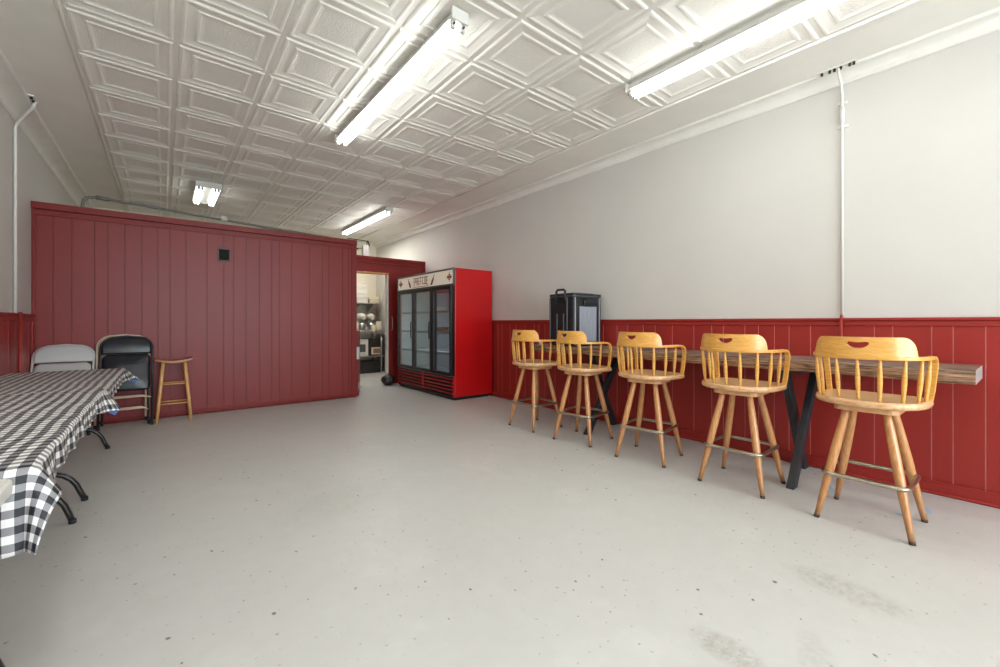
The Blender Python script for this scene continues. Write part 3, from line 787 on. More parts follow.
# ------------------------------------------------------------------ red glass door cooler
FX0, FX1, FY0, FY1, FZ = 3.470, 4.208, 5.500, 7.490, 2.040
t = thing('display_cooler', 'tall red three door glass display cooler with a cream sign header', 'cooler', (FX0, FY0, 0))
W = FY1-FY0; D = FX1-FX0
b = MB()
b.box(0.03, D, 0, 0.045, 0.05, FZ); b.box(0.03, D, W-0.045, W, 0.05, FZ); b.box(0.04, D, 0.045, W-0.045, FZ-0.28, FZ-0.01); b.box(0.06, D, 0.045, W-0.045, 0.06, 0.34); b.box(D-0.03, D, 0.045, W-0.045, 0.34, FZ-0.28)
b.box(0.0, 0.03, 0.0, 0.03, 0.05, 0.37)
b.build('cabinet', M['fridge_red'], t, bevel=0.005)
b = MB(); b.box(D-0.06, D-0.032, 0.05, W-0.05, 0.345, FZ-0.285); b.box(0.06, D-0.06, 0.05, W-0.05, 0.342, 0.36); b.box(0.06, D-0.06, 0.046, 0.06, 0.36, FZ-0.285); b.box(0.06, D-0.06, W-0.06, W-0.046, 0.36, FZ-0.285)
b.build('liner', M['fridge_in'], t)
b = MB(); b.box(0.02, D-0.02, 0.01, W-0.01, 0.03, 0.06); b.box(0.04, D-0.04, 0.04, W-0.04, 0.0, 0.032); b.build('base', M['dark'], t)
b = MB(); b.box(-0.002, 0.04, 0.004, W-0.004, FZ-0.024, FZ+0.002); b.box(-0.002, 0.04, 0.004, 0.028, FZ-0.24, FZ-0.02); b.box(-0.002, 0.04, W-0.028, W-0.004, FZ-0.24, FZ-0.02); b.box(-0.002, 0.04, 0.004, W-0.004, FZ-0.262, FZ-0.24)
b.build('sign_frame', mat('grey_sign_frame', (92, 100, 98), 0.35, metal=0.5), t, bevel=0.003)
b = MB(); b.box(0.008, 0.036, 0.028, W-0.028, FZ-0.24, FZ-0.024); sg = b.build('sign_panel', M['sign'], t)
# red print on the sign: arched lettering, two slanted bottles, two round emblems
def sxy(y, z): return (0.0065, y, z)   # front surface of the sign
zs = FZ-0.132
b = MB()
def stroke(p, q, w):
    p = Vector((p[0], p[1])); q = Vector((q[0], q[1])); d = (q-p).normalized(); n_ = Vector((-d.y, d.x))*w/2
    b.add([sxy(*(p+n_)), sxy(*(p-n_)), sxy(*(q-n_)), sxy(*(q+n_))], [(0, 1, 2, 3)])
yc = W*0.535
nl = 7; lw = 0.066
for k in range(nl):
    yk = yc + (nl/2-0.5-k)*lw*1.12; arch = 0.018*(abs(k-3)/3)**2
    hi = zs+0.072; lo = zs-0.048-arch
    if k in (0, 2, 3, 4, 5, 6): stroke((yk+0.024, lo), (yk+0.024, hi), 0.016)
    if k in (0, 1, 5): stroke((yk-0.022, lo+(0.05 if k == 0 else 0)), (yk-0.022, hi), 0.014)
    if k in (0, 2, 3, 4, 5, 6): stroke((yk+0.026, hi-0.007), (yk-0.026, hi-0.007), 0.014)
    if k in (0, 1, 2, 3, 6): stroke((yk+0.022, zs+0.006), (yk-0.016, zs+0.006), 0.012)
    if k in (2, 4, 5, 6): stroke((yk+0.026, lo+0.007), (yk-0.026, lo+0.007), 0.014)
    if k == 1: stroke((yk+0.024, lo), (yk+0.024, hi), 0.016); stroke((yk+0.026, hi-0.007), (yk-0.026, hi-0.007), 0.014)
stroke((yc+0.27, zs-0.088), (yc-0.27, zs-0.088), 0.008)
stroke((yc+0.29, zs+0.085), (yc+0.29, zs-0.095), 0.006)
b.build('lettering', M['sign_red'], sg, fixn=False)
for y_, lean, mat_ in ((yc+0.44, 0.10, 'sign_dark'), (yc-0.41, -0.10, 'sign_dark')):
    b = MB(); n_ = 10; L_ = []; R_ = []
    for k in range(n_+1):
        f = k/n_; w_ = 0.030 if f < 0.5 else 0.030-0.022*min(1, (f-0.5)/0.3)
        yy = y_ + lean*(0.5-f)*-1.0; zz = zs-0.085+0.165*f
        L_.append(sxy(yy-w_, zz)); R_.append(sxy(yy+w_, zz))
    b.add(L_+R_, [(k, k+1, n_+2+k, n_+1+k) for k in range(n_)])
    b.build('bottle_print', M[mat_], sg, fixn=False)
for y_ in (0.14, W-0.14):
    b = MB(); n_ = 20
    vs = [sxy(y_+0.05*math.cos(2*PI*k/n_), zs+0.045*math.sin(2*PI*k/n_)) for k in range(n_)]+[sxy(y_+0.036*math.cos(2*PI*k/n_), zs+0.032*math.sin(2*PI*k/n_)) for k in range(n_)]
    b.add(vs, [(k, (k+1) % n_, n_+(k+1) % n_, n_+k) for k in range(n_)])
    stroke((y_-0.07, zs+0.0), (y_+0.07, zs+0.0), 0.03); stroke((y_, zs-0.075), (y_, zs+0.075), 0.016)
    b.build('emblem_print', M['sign_red'], sg, fixn=False)
# doors
dw = (W-0.05)/3
for k in range(3):
    ya = 0.025+k*dw; yb_ = ya+dw-0.008; za, zb_ = 0.372, FZ-0.268; fw = 0.055
    xo = -0.034 if k == 0 else -0.012; fl = 0.10 if k == 0 else fw
    b = MB()
    b.box(xo, 0.03, ya, ya+fw, za, zb_); b.box(xo, 0.03, yb_-fl, yb_, za, zb_); b.box(xo, 0.03, ya+fw, yb_-fl, za, za+fw); b.box(xo, 0.03, ya+fw, yb_-fl, zb_-fw, zb_)
    d_ = b.build('door', M['black_gloss'], t, bevel=0.004)
    MB().box(0.0, 0.012, ya+fw, yb_-fl, za+fw, zb_-fw).build('glass', M['glass'], d_)
    hy = ya+0.028 if k else yb_-0.05
    b = MB(); b.tube([(xo, hy, 0.92), (xo-0.032, hy, 0.94), (xo-0.032, hy, 1.20), (xo, hy, 1.22)], 0.009, 8); b.build('handle', M['black_gloss'], d_)
b = MB()
for z in (0.70, 1.04, 1.38):
    for q in range(16): b.tube([(0.075+q*0.037, 0.07, z), (0.075+q*0.037, W-0.07, z)], 0.004, 6)
    b.box(0.068, 0.080, 0.07, W-0.07, z-0.022, z+0.014)
b.build('rack', M['white_metal'], t, label='white wire racks behind the glass')
b = MB(); b.box(0.02, 0.06, 0.03, W-0.02, 0.075, 0.355); b.build('grille_back', M['dark'], t)
b = MB()
for z in (0.10, 0.155, 0.21, 0.265, 0.32):
    for (ya, yb_) in ((0.045, W/2-0.01), (W/2+0.01, W-0.03)):
        b.bar((0.004, ya, z), (0.004, yb_, z), 0.040, 0.014, up=(0.55, 0, 0.83))
b.box(-0.002, 0.02, W/2-0.012, W/2+0.012, 0.075, 0.355)
b.build('louver_grille', M['fridge_grille'], t, bevel=0.002)
for yy in ((W-0.05)/3+0.025+0.12, 2*(W-0.05)/3+0.025+0.12):  # unseen tubes added behind the door frames to brighten the cooler interior
    b = MB(); b.tube([(0.068, yy, 0.45), (0.068, yy, FZ-0.36)], 0.010, 8); b.build('added_lamp_tube', M['added_coolertube'], t)
# goods inside
items = []
rnd = random.Random(3)
for (yy, z, w, h, c) in ((0.30, 1.396, 0.20, 0.16, 'cream'), (0.36, 1.056, 0.30, 0.10, 'kwhite'), (0.28, 0.716, 0.22, 0.26, 'cream'), (1.05, 1.396, 0.26, 0.06, 'cream'), (1.0, 1.056, 0.24, 0.05, 'cardboard')):
    o = thing('food_tub', {0.30: 'cream tub on the top rack behind the right cooler door', 0.36: 'low white tray on the middle rack behind the right cooler door', 0.28: 'tall cream tub on the lowest rack behind the right cooler door', 1.05: 'low cream tray on the top rack behind the middle cooler door', 1.0: 'flat brown box on the middle rack behind the middle cooler door'}[yy], 'tub', (FX0+0.34, FY0+yy, z), 0, 'goods in the cooler')
    b = MB(); b.prism([(-0.12, -w/2), (0.12, -w/2), (0.12, w/2), (-0.12, w/2)], lambda u, v, q: (u*(0.92+0.08*q/h), v*(0.92+0.08*q/h), q), (0, h)); b.build('tub', M[c], o, bevel=0.01)
    b = MB(); b.box(-0.126, 0.126, -w/2-0.006, w/2+0.006, h, h+0.014); b.build('lid', M[c], o, bevel=0.004)

# black bag on the floor by the cooler
t = thing('bin_bag', 'small black sack on the floor between the doorway and the cooler', 'bag', (3.37, 7.68, 0))
b = MB()
def bag(u, v):
    a = 2*PI*u; h = v
    r = 0.115*(math.sin(min(1, h*1.35+0.18)*PI*0.62)**0.8)*(1.0 if h < 0.75 else 1-(h-0.75)*2.9)
    r = max(r, 0.018)
    r *= 1+0.10*math.sin(5*a+3*h)+0.06*math.sin(9*a-4*h)
    return (r*math.cos(a), r*math.sin(a)*1.15, 0.004+0.20*h)
b.grid(bag, 28, 14); b.build('sack', M['bag'], t)
b = MB(); b.tube([(0.0, 0.0, 0.17), (0.01, 0.03, 0.20), (0.0, 0.055, 0.225)], [0.015, 0.012, 0.006], 8); b.tube([(0.0, 0.0, 0.17), (0.0, -0.03, 0.20), (0.01, -0.05, 0.22)], [0.015, 0.012, 0.006], 8); b.build('tied_neck', M['bag'], t)

# ------------------------------------------------------------------ kitchen seen through the doorway
def prep_table():
    t = thing('prep_table', 'long steel prep table with a lower shelf in the back kitchen', 'table', (3.70, 9.98, 0))
    b = MB(); b.box(-0.95, 0.52, -0.30, 0.34, 0.945, 0.985); b.build('tabletop', M['steel'], t, bevel=0.006)
    b = MB(); b.box(-0.92, 0.50, -0.27, 0.32, 0.385, 0.410); b.build('lower_shelf', M['steel'], t, bevel=0.004)
    for x in (-0.86, 0.40):
        for y in (-0.24, 0.29):
            b = MB(); b.tube([(x, y, 0.03), (x, y, 0.945)], 0.02, 10); b.lathe([(0.012, 0.0), (0.024, 0.005), (0.024, 0.035)], (x, y)); b.build('leg', M['steel'], t)
prep_table()
t = thing('wall_shelf', 'steel wall shelf with brackets above the prep table in the kitchen', 'shelf', (3.70, 10.17, 1.665))
b = MB(); b.box(-0.95, 0.42, -0.22, 0.225, -0.02, 0.0); b.build('board', M['steel'], t, bevel=0.003)
for x in (-0.8, -0.05, 0.3):
    b = MB(); b.prism([(0.22, -0.02), (-0.2, -0.02), (0.22, -0.22)], lambda u, v, q: (q, u, v), (x-0.012, x+0.012)); b.build('bracket', M['steel'], t)
t = thing('wall_shelf', 'lower narrow wall rail shelf behind the mixers in the kitchen', 'shelf', (3.90, 10.30, 1.27))
b = MB(); b.box(-0.9, 0.33, -0.09, 0.095, -0.02, 0.0); b.build('board', M['steel'], t, bevel=0.003)
for x in (-0.6, 0.2):
    b = MB(); b.prism([(0.095, -0.02), (-0.07, -0.02), (0.095, -0.14)], lambda u, v, q: (q, u, v), (x-0.01, x+0.01)); b.build('bracket', M['steel'], t)
K = 'white cartons stacked on the kitchen shelf'
for k, (w, h, lab) in enumerate(((0.42, 0.13, 'white carton at the bottom of the stack on the kitchen shelf'), (0.40, 0.12, 'second white carton of the stack on the kitchen shelf'), (0.40, 0.13, 'third white carton of the stack on the kitchen shelf'), (0.38, 0.12, 'topmost white carton of the stack on the kitchen shelf'))):
    z = 1.665+sum((0.13, 0.12, 0.13, 0.12)[:k])
    o = thing('carton', lab, 'box', (3.66, 10.16, z), (0.03, -0.04, 0.05, 0)[k], K)
    b = MB(); b.box(-w/2, w/2, -0.16, 0.16, 0, h-0.03); b.build('box', M['kwhite'], o, bevel=0.006)
    b = MB(); b.box(-w/2-0.006, w/2+0.006, -0.166, 0.166, h-0.03, h); b.build('lid', M['kwhite'], o, bevel=0.004)
t = thing('food_tray', 'wide cream tray with a lid at the right end of the kitchen shelf', 'tray', (4.03, 10.13, 1.665))
b = MB(); b.prism([(-0.13, -0.15), (0.13, -0.15), (0.13, 0.15), (-0.13, 0.15)], lambda u, v, q: (u*(0.9+q), v*(0.9+q), q), (0, 0.10)); b.build('tray', M['cream'], t, bevel=0.012)
b = MB(); b.box(-0.137, 0.137, -0.157, 0.157, 0.10, 0.12); b.box(-0.12, 0.12, -0.14, 0.14, 0.12, 0.17); b.build('lid', M['cream'], t, bevel=0.01)
def mixer(label, x, y, rz):
    t = thing('stand_mixer', label, 'mixer', (x, y, 0.985), rz, 'stand mixers in the kitchen')
    b = MB(); rbox2(b, -0.10, 0.10, -0.14, 0.17, 0.0, 0.035, 0.05); b.build('base', M['kwhite'], t, bevel=0.006)
    b = MB(); rbox2(b, -0.05, 0.05, 0.06, 0.16, 0.03, 0.30, 0.03); b.build('column', M['kwhite'], t, bevel=0.006)
    b = MB(); b.tube([(0, 0.18, 0.345), (0, 0.15, 0.35), (0, 0.0, 0.35), (0, -0.15, 0.345), (0, -0.175, 0.34)], [0.04, 0.075, 0.085, 0.07, 0.045], 14); b.build('head', M['kwhite'], t)
    b = MB(); b.lathe([(0.05, 0.05), (0.085, 0.09), (0.10, 0.20)], (0, -0.06)); b.build('bowl', M['steel'], t)
    b = MB(); b.tube([(0, -0.06, 0.29), (0, -0.06, 0.20)], 0.02, 8); b.build('whisk_shaft', M['steel'], t)
mixer('white stand mixer on the prep table, left of the other one', 3.68, 9.98, 0.25)
mixer('white stand mixer on the prep table, right of the other one', 3.93, 9.98, -0.15)
for (x, y, r, h, lab) in ((3.52, 9.78, 0.045, 0.22, 'tall pale bottle at the left of the kitchen prep table'), (3.90, 9.73, 0.055, 0.16, 'cream canister in front of the right mixer'), (4.06, 9.80, 0.07, 0.24, 'large cream bucket at the right end of the prep table'), (3.74, 9.73, 0.04, 0.12, 'short steel pot in front of the left mixer')):
    t = thing('canister', lab, 'container', (x, y, 0.985), 0, 'containers on the prep table')
    c = M['steel'] if 'steel' in lab else M['cream']
    b = MB(); b.lathe([(r*0.9, 0), (r, 0.02), (r, h*0.85), (r*0.95, h*0.88)]); b.build('body', c, t)
    b = MB(); b.lathe([(r*1.03, h*0.86), (r*1.03, h*0.95), (r*0.6, h)]); b.build('lid', c, t)
t = thing('toaster_oven', 'dark toaster oven with a pale door on the lower kitchen shelf', 'oven', (4.045, 9.96, 0.41))
b = MB(); b.box(-0.24, 0.18, -0.2, 0.2, 0.015, 0.40); b.box(-0.18, -0.15, -0.18, 0.18, 0, 0.016); b.box(0.13, 0.16, -0.18, 0.18, 0, 0.016); b.build('case', M['kdark'], t, bevel=0.01)
b = MB(); b.box(-0.185, 0.06, -0.215, -0.199, 0.03, 0.20); b.build('door', M['cream'], t, bevel=0.004)
b = MB(); b.box(-0.14, 0.03, -0.219, -0.213, 0.06, 0.17); b.build('door_window', M['cardboard'], t)
t = thing('appliance_box', 'white appliance carton beside the toaster oven on the lower kitchen shelf', 'box', (3.66, 9.96, 0.41))
b = MB(); b.box(-0.13, 0.13, -0.2, 0.2, 0, 0.40); b.build('box', M['kwhite'], t, bevel=0.006)
b = MB(); b.box(-0.10, 0.06, -0.206, -0.199, 0.10, 0.28); b.build('printed_panel', M['greyplastic'], t)
t = thing('storage_crate', 'black crate on the kitchen floor under the prep table', 'crate', (3.80, 9.95, 0.0))
b = MB(); b.prism([(-0.30, -0.2), (0.30, -0.2), (0.30, 0.2), (-0.30, 0.2)], lambda u, v, q: (u*(0.9+q*0.3), v*(0.9+q*0.3), q), (0, 0.26)); b.build('crate', M['kdark'], t, bevel=0.01)
b = MB(); b.box(-0.31, 0.31, -0.21, 0.21, 0.25, 0.28); b.build('rim', M['kdark'], t, bevel=0.005)
t = thing('flour_sack', 'pale crumpled sack at the left of the lower kitchen shelf', 'sack', (3.38, 9.86, 0.41))
b = MB(); b.grid(lambda u, v: (0.11*math.cos(2*PI*u)*(math.sin(PI*(0.12+0.86*v))**0.5)*(1+0.06*math.sin(10*PI*u)), 0.11*math.sin(2*PI*u)*(math.sin(PI*(0.12+0.86*v))**0.5), 0.16*v+0.002), 24, 10); b.build('sack', M['cream'], t)
b = MB(); b.tube([(0, 0, 0.15), (0.02, 0, 0.20)], [0.03, 0.012], 8); b.build('neck', M['cream'], t)

# ------------------------------------------------------------------ folding tables and cloths
def folding_table(label, x0, x1, y0, y1, zt=0.74):
    t = thing('folding_table', label, 'table', ((x0+x1)/2, (y0+y1)/2, 0), 0, 'folding tables along the left wall')
    w = (x1-x0)/2; h = (y1-y0)/2
    b = MB(); rbox2(b, -w, w, -h, h, zt-0.045, zt, 0.04); b.build('tabletop', M['table_white'], t, bevel=0.008)
    for s in (-1, 1):
        b = MB(); y = s*(h-0.20)
        for q in (-0.11, 0.11): b.tube([(q, y, zt-0.05), (q, y, 0.20)], 0.0155, 10)
        b.tube([(-0.11, y, 0.45), (0.11, y, 0.45)], 0.011, 8)
        xs = w-0.09
        arc = [(0, 0.214), (0.10, 0.212), (0.15, 0.204), (0.19, 0.186), (0.225, 0.155), (0.25, 0.115), (0.27, 0.06), (xs, 0.012)]
        b.tube([(-q, y, z) for q, z in reversed(arc[1:])]+[(q, y, z) for q, z in arc], 0.016, 10)
        lg = b.build('leg_frame', M['leg_black'], t)
        for q in (-xs, xs):
            b = MB(); b.tube([(q, y, 0.0), (q, y, 0.025)], 0.0185, 10); b.build('foot', M['rubber'], lg)
    return t
folding_table('bare white folding table nearest the camera, a corner showing at the left edge', -1.085, -0.345, 0.05, 1.895)
folding_table('folding table under the near part of the checked cloth', -1.085, -0.335, 1.955, 3.775)
folding_table('folding table under the far part of the checked cloth', -1.085, -0.325, 3.785, 5.68)

def cloth(name, label, u0, u1, v0, v1, xr, yn, yf, zt, seed, flare=False, xl=-1.085):
    """u across, v along; table edges at xl, xr, near end yn and far end yf (None = lies flat past there)"""
    rn = random.Random(seed)
    ph = [rn.uniform(0, 6.28) for _ in range(8)]
    def wrap(a, r=0.016):
        if a <= 0: return a, 0.0
        L_ = r*PI/2
        if a < L_: t_ = a/r; return r*math.sin(t_), r*(1-math.cos(t_))
        return r+0.06*(a-L_), r+(a-L_)*0.99
    def xr_at(v): return xr(v)
    def fn(u, v):
        e = xr_at(v); a = u-e; a2 = xl-u; bn = (yn-v) if yn is not None else -1; bf = (v-yf) if yf is not None else -1
        bq = max(bn, bf)
        w1 = noise.noise((u*3.0+seed, v*9.0, 0.3)); w2 = noise.noise((u*7.0, v*19.0+seed, 1.7)); w3 = noise.noise((u*1.5+v*4, v*3.0, seed))
        z = zt + 0.0045*abs(w1) + 0.0028*abs(w2) + 0.003*abs(w3)
        x, y = u, v
        if a2 > 0:
            ox, dz = wrap(a2, 0.012); x = xl - min(ox, 0.012); z -= dz
            if bq > 0:
                ox2, d2 = wrap(bq); z = min(z, zt-d2); y = (yn-ox2) if bn > 0 else (yf+ox2)
        elif a > 0 and bq > 0:
            rho = math.hypot(a, bq); an = math.atan2(bq, a); ox, dz = wrap(rho)
            out = ox + 0.20*max(0, rho-0.02)*math.sin(2*an); dz *= (1-0.10*math.sin(2*an))
            x = e+out*math.cos(an); y = (yn-out*math.sin(an)) if bn > 0 else (yf+out*math.sin(an)); z -= dz
        elif a > 0:
            ox, dz = wrap(a); wv = min(1, a/0.08)
            x = e+ox+wv*(0.006*math.sin(v*26+ph[3])+0.004*math.sin(v*47+ph[4])); z -= dz
        elif bq > 0:
            ox, dz = wrap(bq); wv = min(1, bq/0.1)
            oo = ox+wv*(0.010*math.sin(u*19+ph[5])+0.006*math.sin(u*41+ph[6])); y = (yn-oo) if bn > 0 else (yf+oo); z -= dz
        if yn is not None and a > 0:
            k = 1-max(0, min(1, (v-yn)/0.32)) if v > yn else max(0, 1-bn/0.34); x += 0.055*k*k*min(1, a/0.11)
        if flare and a > 0:
            fl, fx, fy, fz = flare
            k = max(0, min(1, (v-(v1-fl))/fl)); k = k**1.4; f = min(1, a/0.11)
            x += fx*k*f; y += fy*k*f; z += fz*k*f
        return (x, y, z)
    nu = int((u1-u0)/0.016); nv = int((v1-v0)/0.02)
    b = MB(); b.grid(lambda i, j: fn(u0+(u1-u0)*i, v0+(v1-v0)*j), nu, nv)
    b.uv = []
    for j in range(nv+1):
        for i in range(nu+1):
            u = u0+(u1-u0)*i/nu; v = v0+(v1-v0)*j/nv
            b.uv.append((u+0.010*noise.noise((u*2.2, v*3.0, seed+5.0)), v+0.012*noise.noise((u*3.2, v*2.4, seed+9.0))))
    o = b.build(name, M['gingham'], fixn=False)
    s = o.modifiers.new('thickness', 'SOLIDIFY'); s.thickness = 0.0015; s.offset = 1
    tag(o, label, 'tablecloth', 'checked tablecloths')
    return o
c1 = cloth('tablecloth', 'black and white checked tablecloth over the near table, its end flap hanging down', -1.115, -0.335+0.118, 1.955-0.265, 3.98, lambda v: -0.335, 1.955, None, 0.7480, 1, flare=(0.46, 0.105, -0.36, 0.0))
c2 = cloth('tablecloth', 'black and white checked tablecloth over the far table, by the folded chairs', -1.115, -0.325+0.118, 3.80, 5.68+0.10, lambda v: -0.325, None, 5.68, 0.7420, 2, flare=(0.5, 0.10, -0.12, 0.01))
def lining(p, parent):
    b = MB(); x, y, z = p
    tri = [(x-0.075, y+0.02, z+0.012), (x+0.012, y, z+0.004), (x-0.01, y+0.004, z-0.030)]
    b.v = tri+[(q[0], q[1]+0.004, q[2]) for q in tri]; b.f = [(0, 1, 2), (5, 4, 3), (0, 3, 4, 1), (1, 4, 5, 2), (2, 5, 3, 0)]; b.m = [0]*5; b.sm = [False]*5
    b.build('corner_lining', M['blue'], parent, label='blue lining at the turned corner')
def hem_corner(o):
    n = len(o.data.vertices); nu = int((0.0))
    return max(o.data.vertices, key=lambda q: q.co.x).co
for o in (c1, c2):
    q = hem_corner(o); lining((q.x-0.02, q.y+0.02, q.z-0.004), o)

# ------------------------------------------------------------------ folded chairs leaning on the partition
def folded_chair(label, x, yfoot, ytop, frame, pad, w=0.46, L_=1.07, rubber=None):
    t = thing('folding_chair', label, 'chair', (x, yfoot, 0.0), 0, 'folded chairs leaning on the partition')
    ang = math.asin((ytop-yfoot)/L_)
    # local frame: s along the chair (0 floor .. L_), n outwards to the room
    def pt(xx, s, n=0.0):
        return (xx, s*math.sin(ang)-n*math.cos(ang), s*math.cos(ang)+n*math.sin(ang))
    h = w/2; r = 0.011; cr = 0.13
    off = r/math.cos(ang)*0+0.012
    path = [pt(-h, off), pt(-h, L_-cr)]
    for k in range(1, 8):
        a = PI-k*PI/2/8; path.append(pt(-h+cr+cr*math.cos(a), L_-cr+cr*math.sin(a)))
    path.append(pt(-h+cr, L_)); path.append(pt(0, L_+0.012)); path.append(pt(h-cr, L_))
    for k in range(1, 8):
        a = PI/2-k*PI/2/8; path.append(pt(h-cr+cr*math.cos(a), L_-cr+cr*math.sin(a)))
    path += [pt(h, L_-cr), pt(h, off)]
    b = MB(); b.tube(path, r, 10); b.build('frame', frame, t)
    # backrest: curved panel with rounded top
    b = MB()
    def back(u, v):
        xx = (u*2-1)*(h-0.006); s = L_-0.205+0.20*v
        lim = 1.0
        if s > L_-cr:
            q = (s-(L_-cr))/cr; mx = h-cr+cr*math.sqrt(max(0, 1-q*q)); xx = (u*2-1)*(mx-0.006)
        return pt(xx, s, 0.008+0.016*math.sin(PI*v)+0.010*(1-(2*u-1)**2))
    b.grid(back, 20, 12); o = b.build('backrest', pad, t); m = o.modifiers.new('thickness', 'SOLIDIFY'); m.thickness = 0.012
    # seat panel folded up into the frame
    b = MB()
    def seat(u, v):
        s = 0.42+0.435*v; e = min(v, 1-v)/0.14
        k = 1 if e >= 1 else 0.80+0.20*math.sqrt(1-(1-e)**2)
        return pt((u*2-1)*(h-0.016)*k, s, 0.010+0.030*min(1, 4*u*(1-u)*1.2)*min(1, 4*v*(1-v)*1.2))
    b.grid(seat, 16, 16); o = b.build('seat', pad, t); m = o.modifiers.new('thickness', 'SOLIDIFY'); m.thickness = 0.018
    # rear legs and cross bars
    hi = h-0.030
    for q in (-hi, hi):
        b = MB(); b.tube([pt(q, 0.055, -0.004), pt(q, 0.72, -0.012)], 0.010, 8); b.build('rear_leg', frame, t)
    cb = M['chair_tan'] if frame is M['chair_black'] else frame
    b = MB(); b.tube([pt(-h, 0.33, 0.0), pt(-h*0.7, 0.345, 0.012), pt(h*0.7, 0.345, 0.012), pt(h, 0.33, 0.0)], 0.008, 8); b.build('cross_bar', cb, t)
    b = MB(); b.tube([pt(-hi, 0.19, -0.004), pt(-hi*0.8, 0.21, 0.004), pt(hi*0.8, 0.21, 0.004), pt(hi, 0.19, -0.004)], 0.008, 8); b.build('cross_bar', cb, t)
    for q, s in ((-h, 0.0), (h, 0.0), (-hi, 0.045), (hi, 0.045)):
        b = MB(); n = 0 if s == 0 else -0.004
        b.tube([pt(q, s+0.004, n), pt(q, s+0.045, n)], 0.0155, 10); b.build('foot', rubber or M['rubber'], t)
    return t
folded_chair('grey steel folding chair leaning in the left corner behind the table end', -0.858, 6.24, 6.755, M['chair_grey'], M['chair_grey'], w=0.475)
folded_chair('beige framed folding chair standing behind the black one', -0.365, 6.52, 6.770, M['chair_tan'], mat('beige_steel_panel', (188, 160, 136), 0.45), w=0.465)
folded_chair('black folding chair with padded vinyl seat leaning beside the small wooden stool', -0.335, 6.425, 6.715, M['chair_black'], M['navyblack'], w=0.46, L_=1.065)

# small wooden stool
t = thing('saddle_stool', 'backless wooden stool with a curved saddle seat against the red partition', 'stool', (0.105, 6.585, 0), 0.0)
b = MB()
def sad(u, v, top):
    x = (u*2-1)*0.182; y = (v*2-1)*0.115*(1-0.10*(2*u-1)**2)
    z = 0.738+0.028*(2*u-1)**2
    return (x, y, z+(0.0 if top else -0.032+0.008*(2*u-1)**2))
b.grid(lambda u, v: sad(u, v, True), 16, 6); b.grid(lambda u, v: sad(u, v, False), 16, 6)
nu = 17; n0 = 17*7
ring = [i for i in range(nu)]+[j*nu+nu-1 for j in range(1, 7)]+[6*nu+i for i in range(nu-2, -1, -1)]+[j*nu for j in range(5, 0, -1)]
for k in range(len(ring)):
    a, c = ring[k], ring[(k+1) % len(ring)]
    b.f.append((a, c, n0+c, n0+a)); b.m.append(0); b.sm.append(False)
b.build('seat', M['small_stool_seat'], t, bevel=0.004)
LT = {}
for sx in (-1, 1):
    for sy in (-1, 1):
        p = Vector((sx*0.105, sy*0.075, 0.715)); q = Vector((sx*0.166, sy*0.128, 0.0)); LT[(sx, sy)] = (p, q)
        b = MB(); b.tube([p, p.lerp(q, 0.3), p.lerp(q, 0.7), q], [0.019, 0.0205, 0.0185, 0.016], 10)
        for i, v in enumerate(b.v): b.v[i] = (v[0], v[1], max(0.0, v[2]))
        b.build('leg', M['small_stool_leg'], t)
def lp(k, z): p, q = LT[k]; return p.lerp(q, (p.z-z)/(p.z-q.z))
for a, c, z in (((-1, -1), (1, -1), 0.22), ((-1, -1), (1, -1), 0.455), ((-1, 1), (1, 1), 0.22), ((-1, 1), (1, 1), 0.455), ((-1, -1), (-1, 1), 0.16), ((-1, -1), (-1, 1), 0.39), ((1, -1), (1, 1), 0.16), ((1, -1), (1, 1), 0.39)):
    MB().tube([lp(a, z), lp(c, z)], 0.009, 8).build('rung', M['small_stool_leg'], t)

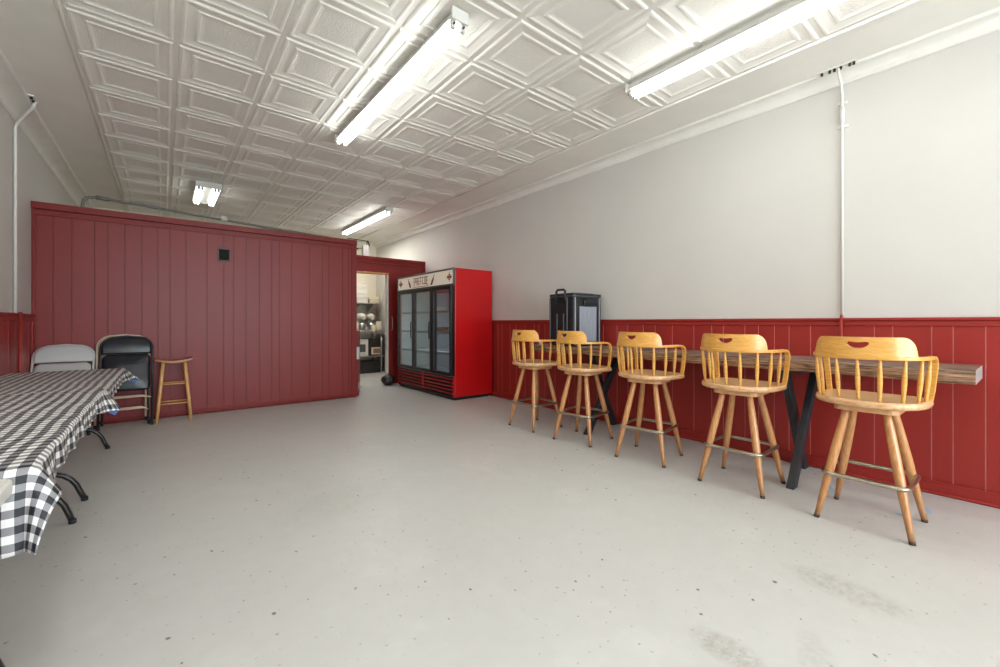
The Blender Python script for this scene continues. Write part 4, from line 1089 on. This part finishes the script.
# scraps of blue tape on the floor near the first stool
TL = {0: 'pale blue tape scrap behind the rear right leg of the nearest stool', 1: 'pale blue tape scrap beside the front leg of the nearest stool', 2: 'pale blue tape scrap behind the left legs of the nearest stool'}
for k, (x, y, rz, w, h) in enumerate(((3.82, 0.43, 0.4, 0.055, 0.025), (3.60, 0.515, 1.2, 0.03, 0.018), (3.80, 0.93, 0.7, 0.10, 0.022))):
    b = MB(); b.add([(-w, -h*0.5, 0.0005), (-w*0.4, -h, 0.0005), (w*0.7, -h*0.8, 0.0005), (w, h*0.3, 0.0005), (w*0.2, h, 0.0005), (-w*0.8, h*0.6, 0.0005)], [(0, 1, 2, 3, 4, 5)])
    b.v += [(x_, y_, 0.0012) for x_, y_, z_ in b.v]; b.f = [(5, 4, 3, 2, 1, 0), (6, 7, 8, 9, 10, 11)]+[(i, (i+1) % 6, 6+(i+1) % 6, 6+i) for i in range(6)]; b.m = [0]*8; b.sm = [False]*8
    o = b.build('tape_scrap', M['tapeblue'], loc=(x, y, 0)); o.rotation_euler.z = rz
    tag(o, TL[k], 'tape', 'tape scraps on the floor')

# ------------------------------------------------------------------ light
def area(name, loc, rot, sx, sy, power, color=(1, 1, 1)):
    l = bpy.data.lights.new(name, 'AREA'); l.shape = 'RECTANGLE'; l.size = sx; l.size_y = sy; l.energy = power; l.color = color
    o = bpy.data.objects.new(name, l); col.objects.link(o); o.location = loc; o.rotation_euler = rot
    return o
for k, (xa, xb) in enumerate(WX):
    area('daylight_window', ((xa+xb)/2, YF-0.25, (WZ[0]+WZ[1])/2), (PI/2, 0, 0), xb-xa, WZ[1]-WZ[0], 86*(xb-xa), (0.86, 0.945, 1.0))
l = bpy.data.lights.new('kitchen_lamp', 'AREA'); l.shape = 'RECTANGLE'; l.size = 0.3; l.size_y = 1.2; l.energy = 20; l.color = (1, 0.95, 0.86)
o = bpy.data.objects.new('kitchen_lamp', l); col.objects.link(o); o.location = (3.5, 9.0, 3.06)

w = bpy.data.worlds.new('sky'); scene.world = w; w.use_nodes = True
w.node_tree.nodes['Background'].inputs[0].default_value = (0.80, 0.88, 1.0, 1); w.node_tree.nodes['Background'].inputs[1].default_value = 1.0

# ------------------------------------------------------------------ camera
cam = bpy.data.cameras.new('camera'); co = bpy.data.objects.new('camera', cam); col.objects.link(co)
cam.sensor_width = 36.0; cam.lens = 36.0*423.65/1000
cam.shift_y = -(333.5-322.5)/1000
cam.clip_start = 0.05
co.location = (0, 0, 1.2); co.rotation_euler = (PI/2, 0, -0.6717)
scene.camera = co

vs = scene.view_settings
scene.display_settings.display_device = 'sRGB'
vs.view_transform = 'Standard'; vs.look = 'None'; vs.gamma = 1.0; vs.use_curve_mapping = False
vs.exposure = 0.36
scene.cycles.use_denoising = True
scene.cycles.use_adaptive_sampling = False
scene.cycles.max_bounces = 8; scene.cycles.diffuse_bounces = 5; scene.cycles.transparent_max_bounces = 12
scene.cycles.caustics_reflective = False; scene.cycles.caustics_refractive = False
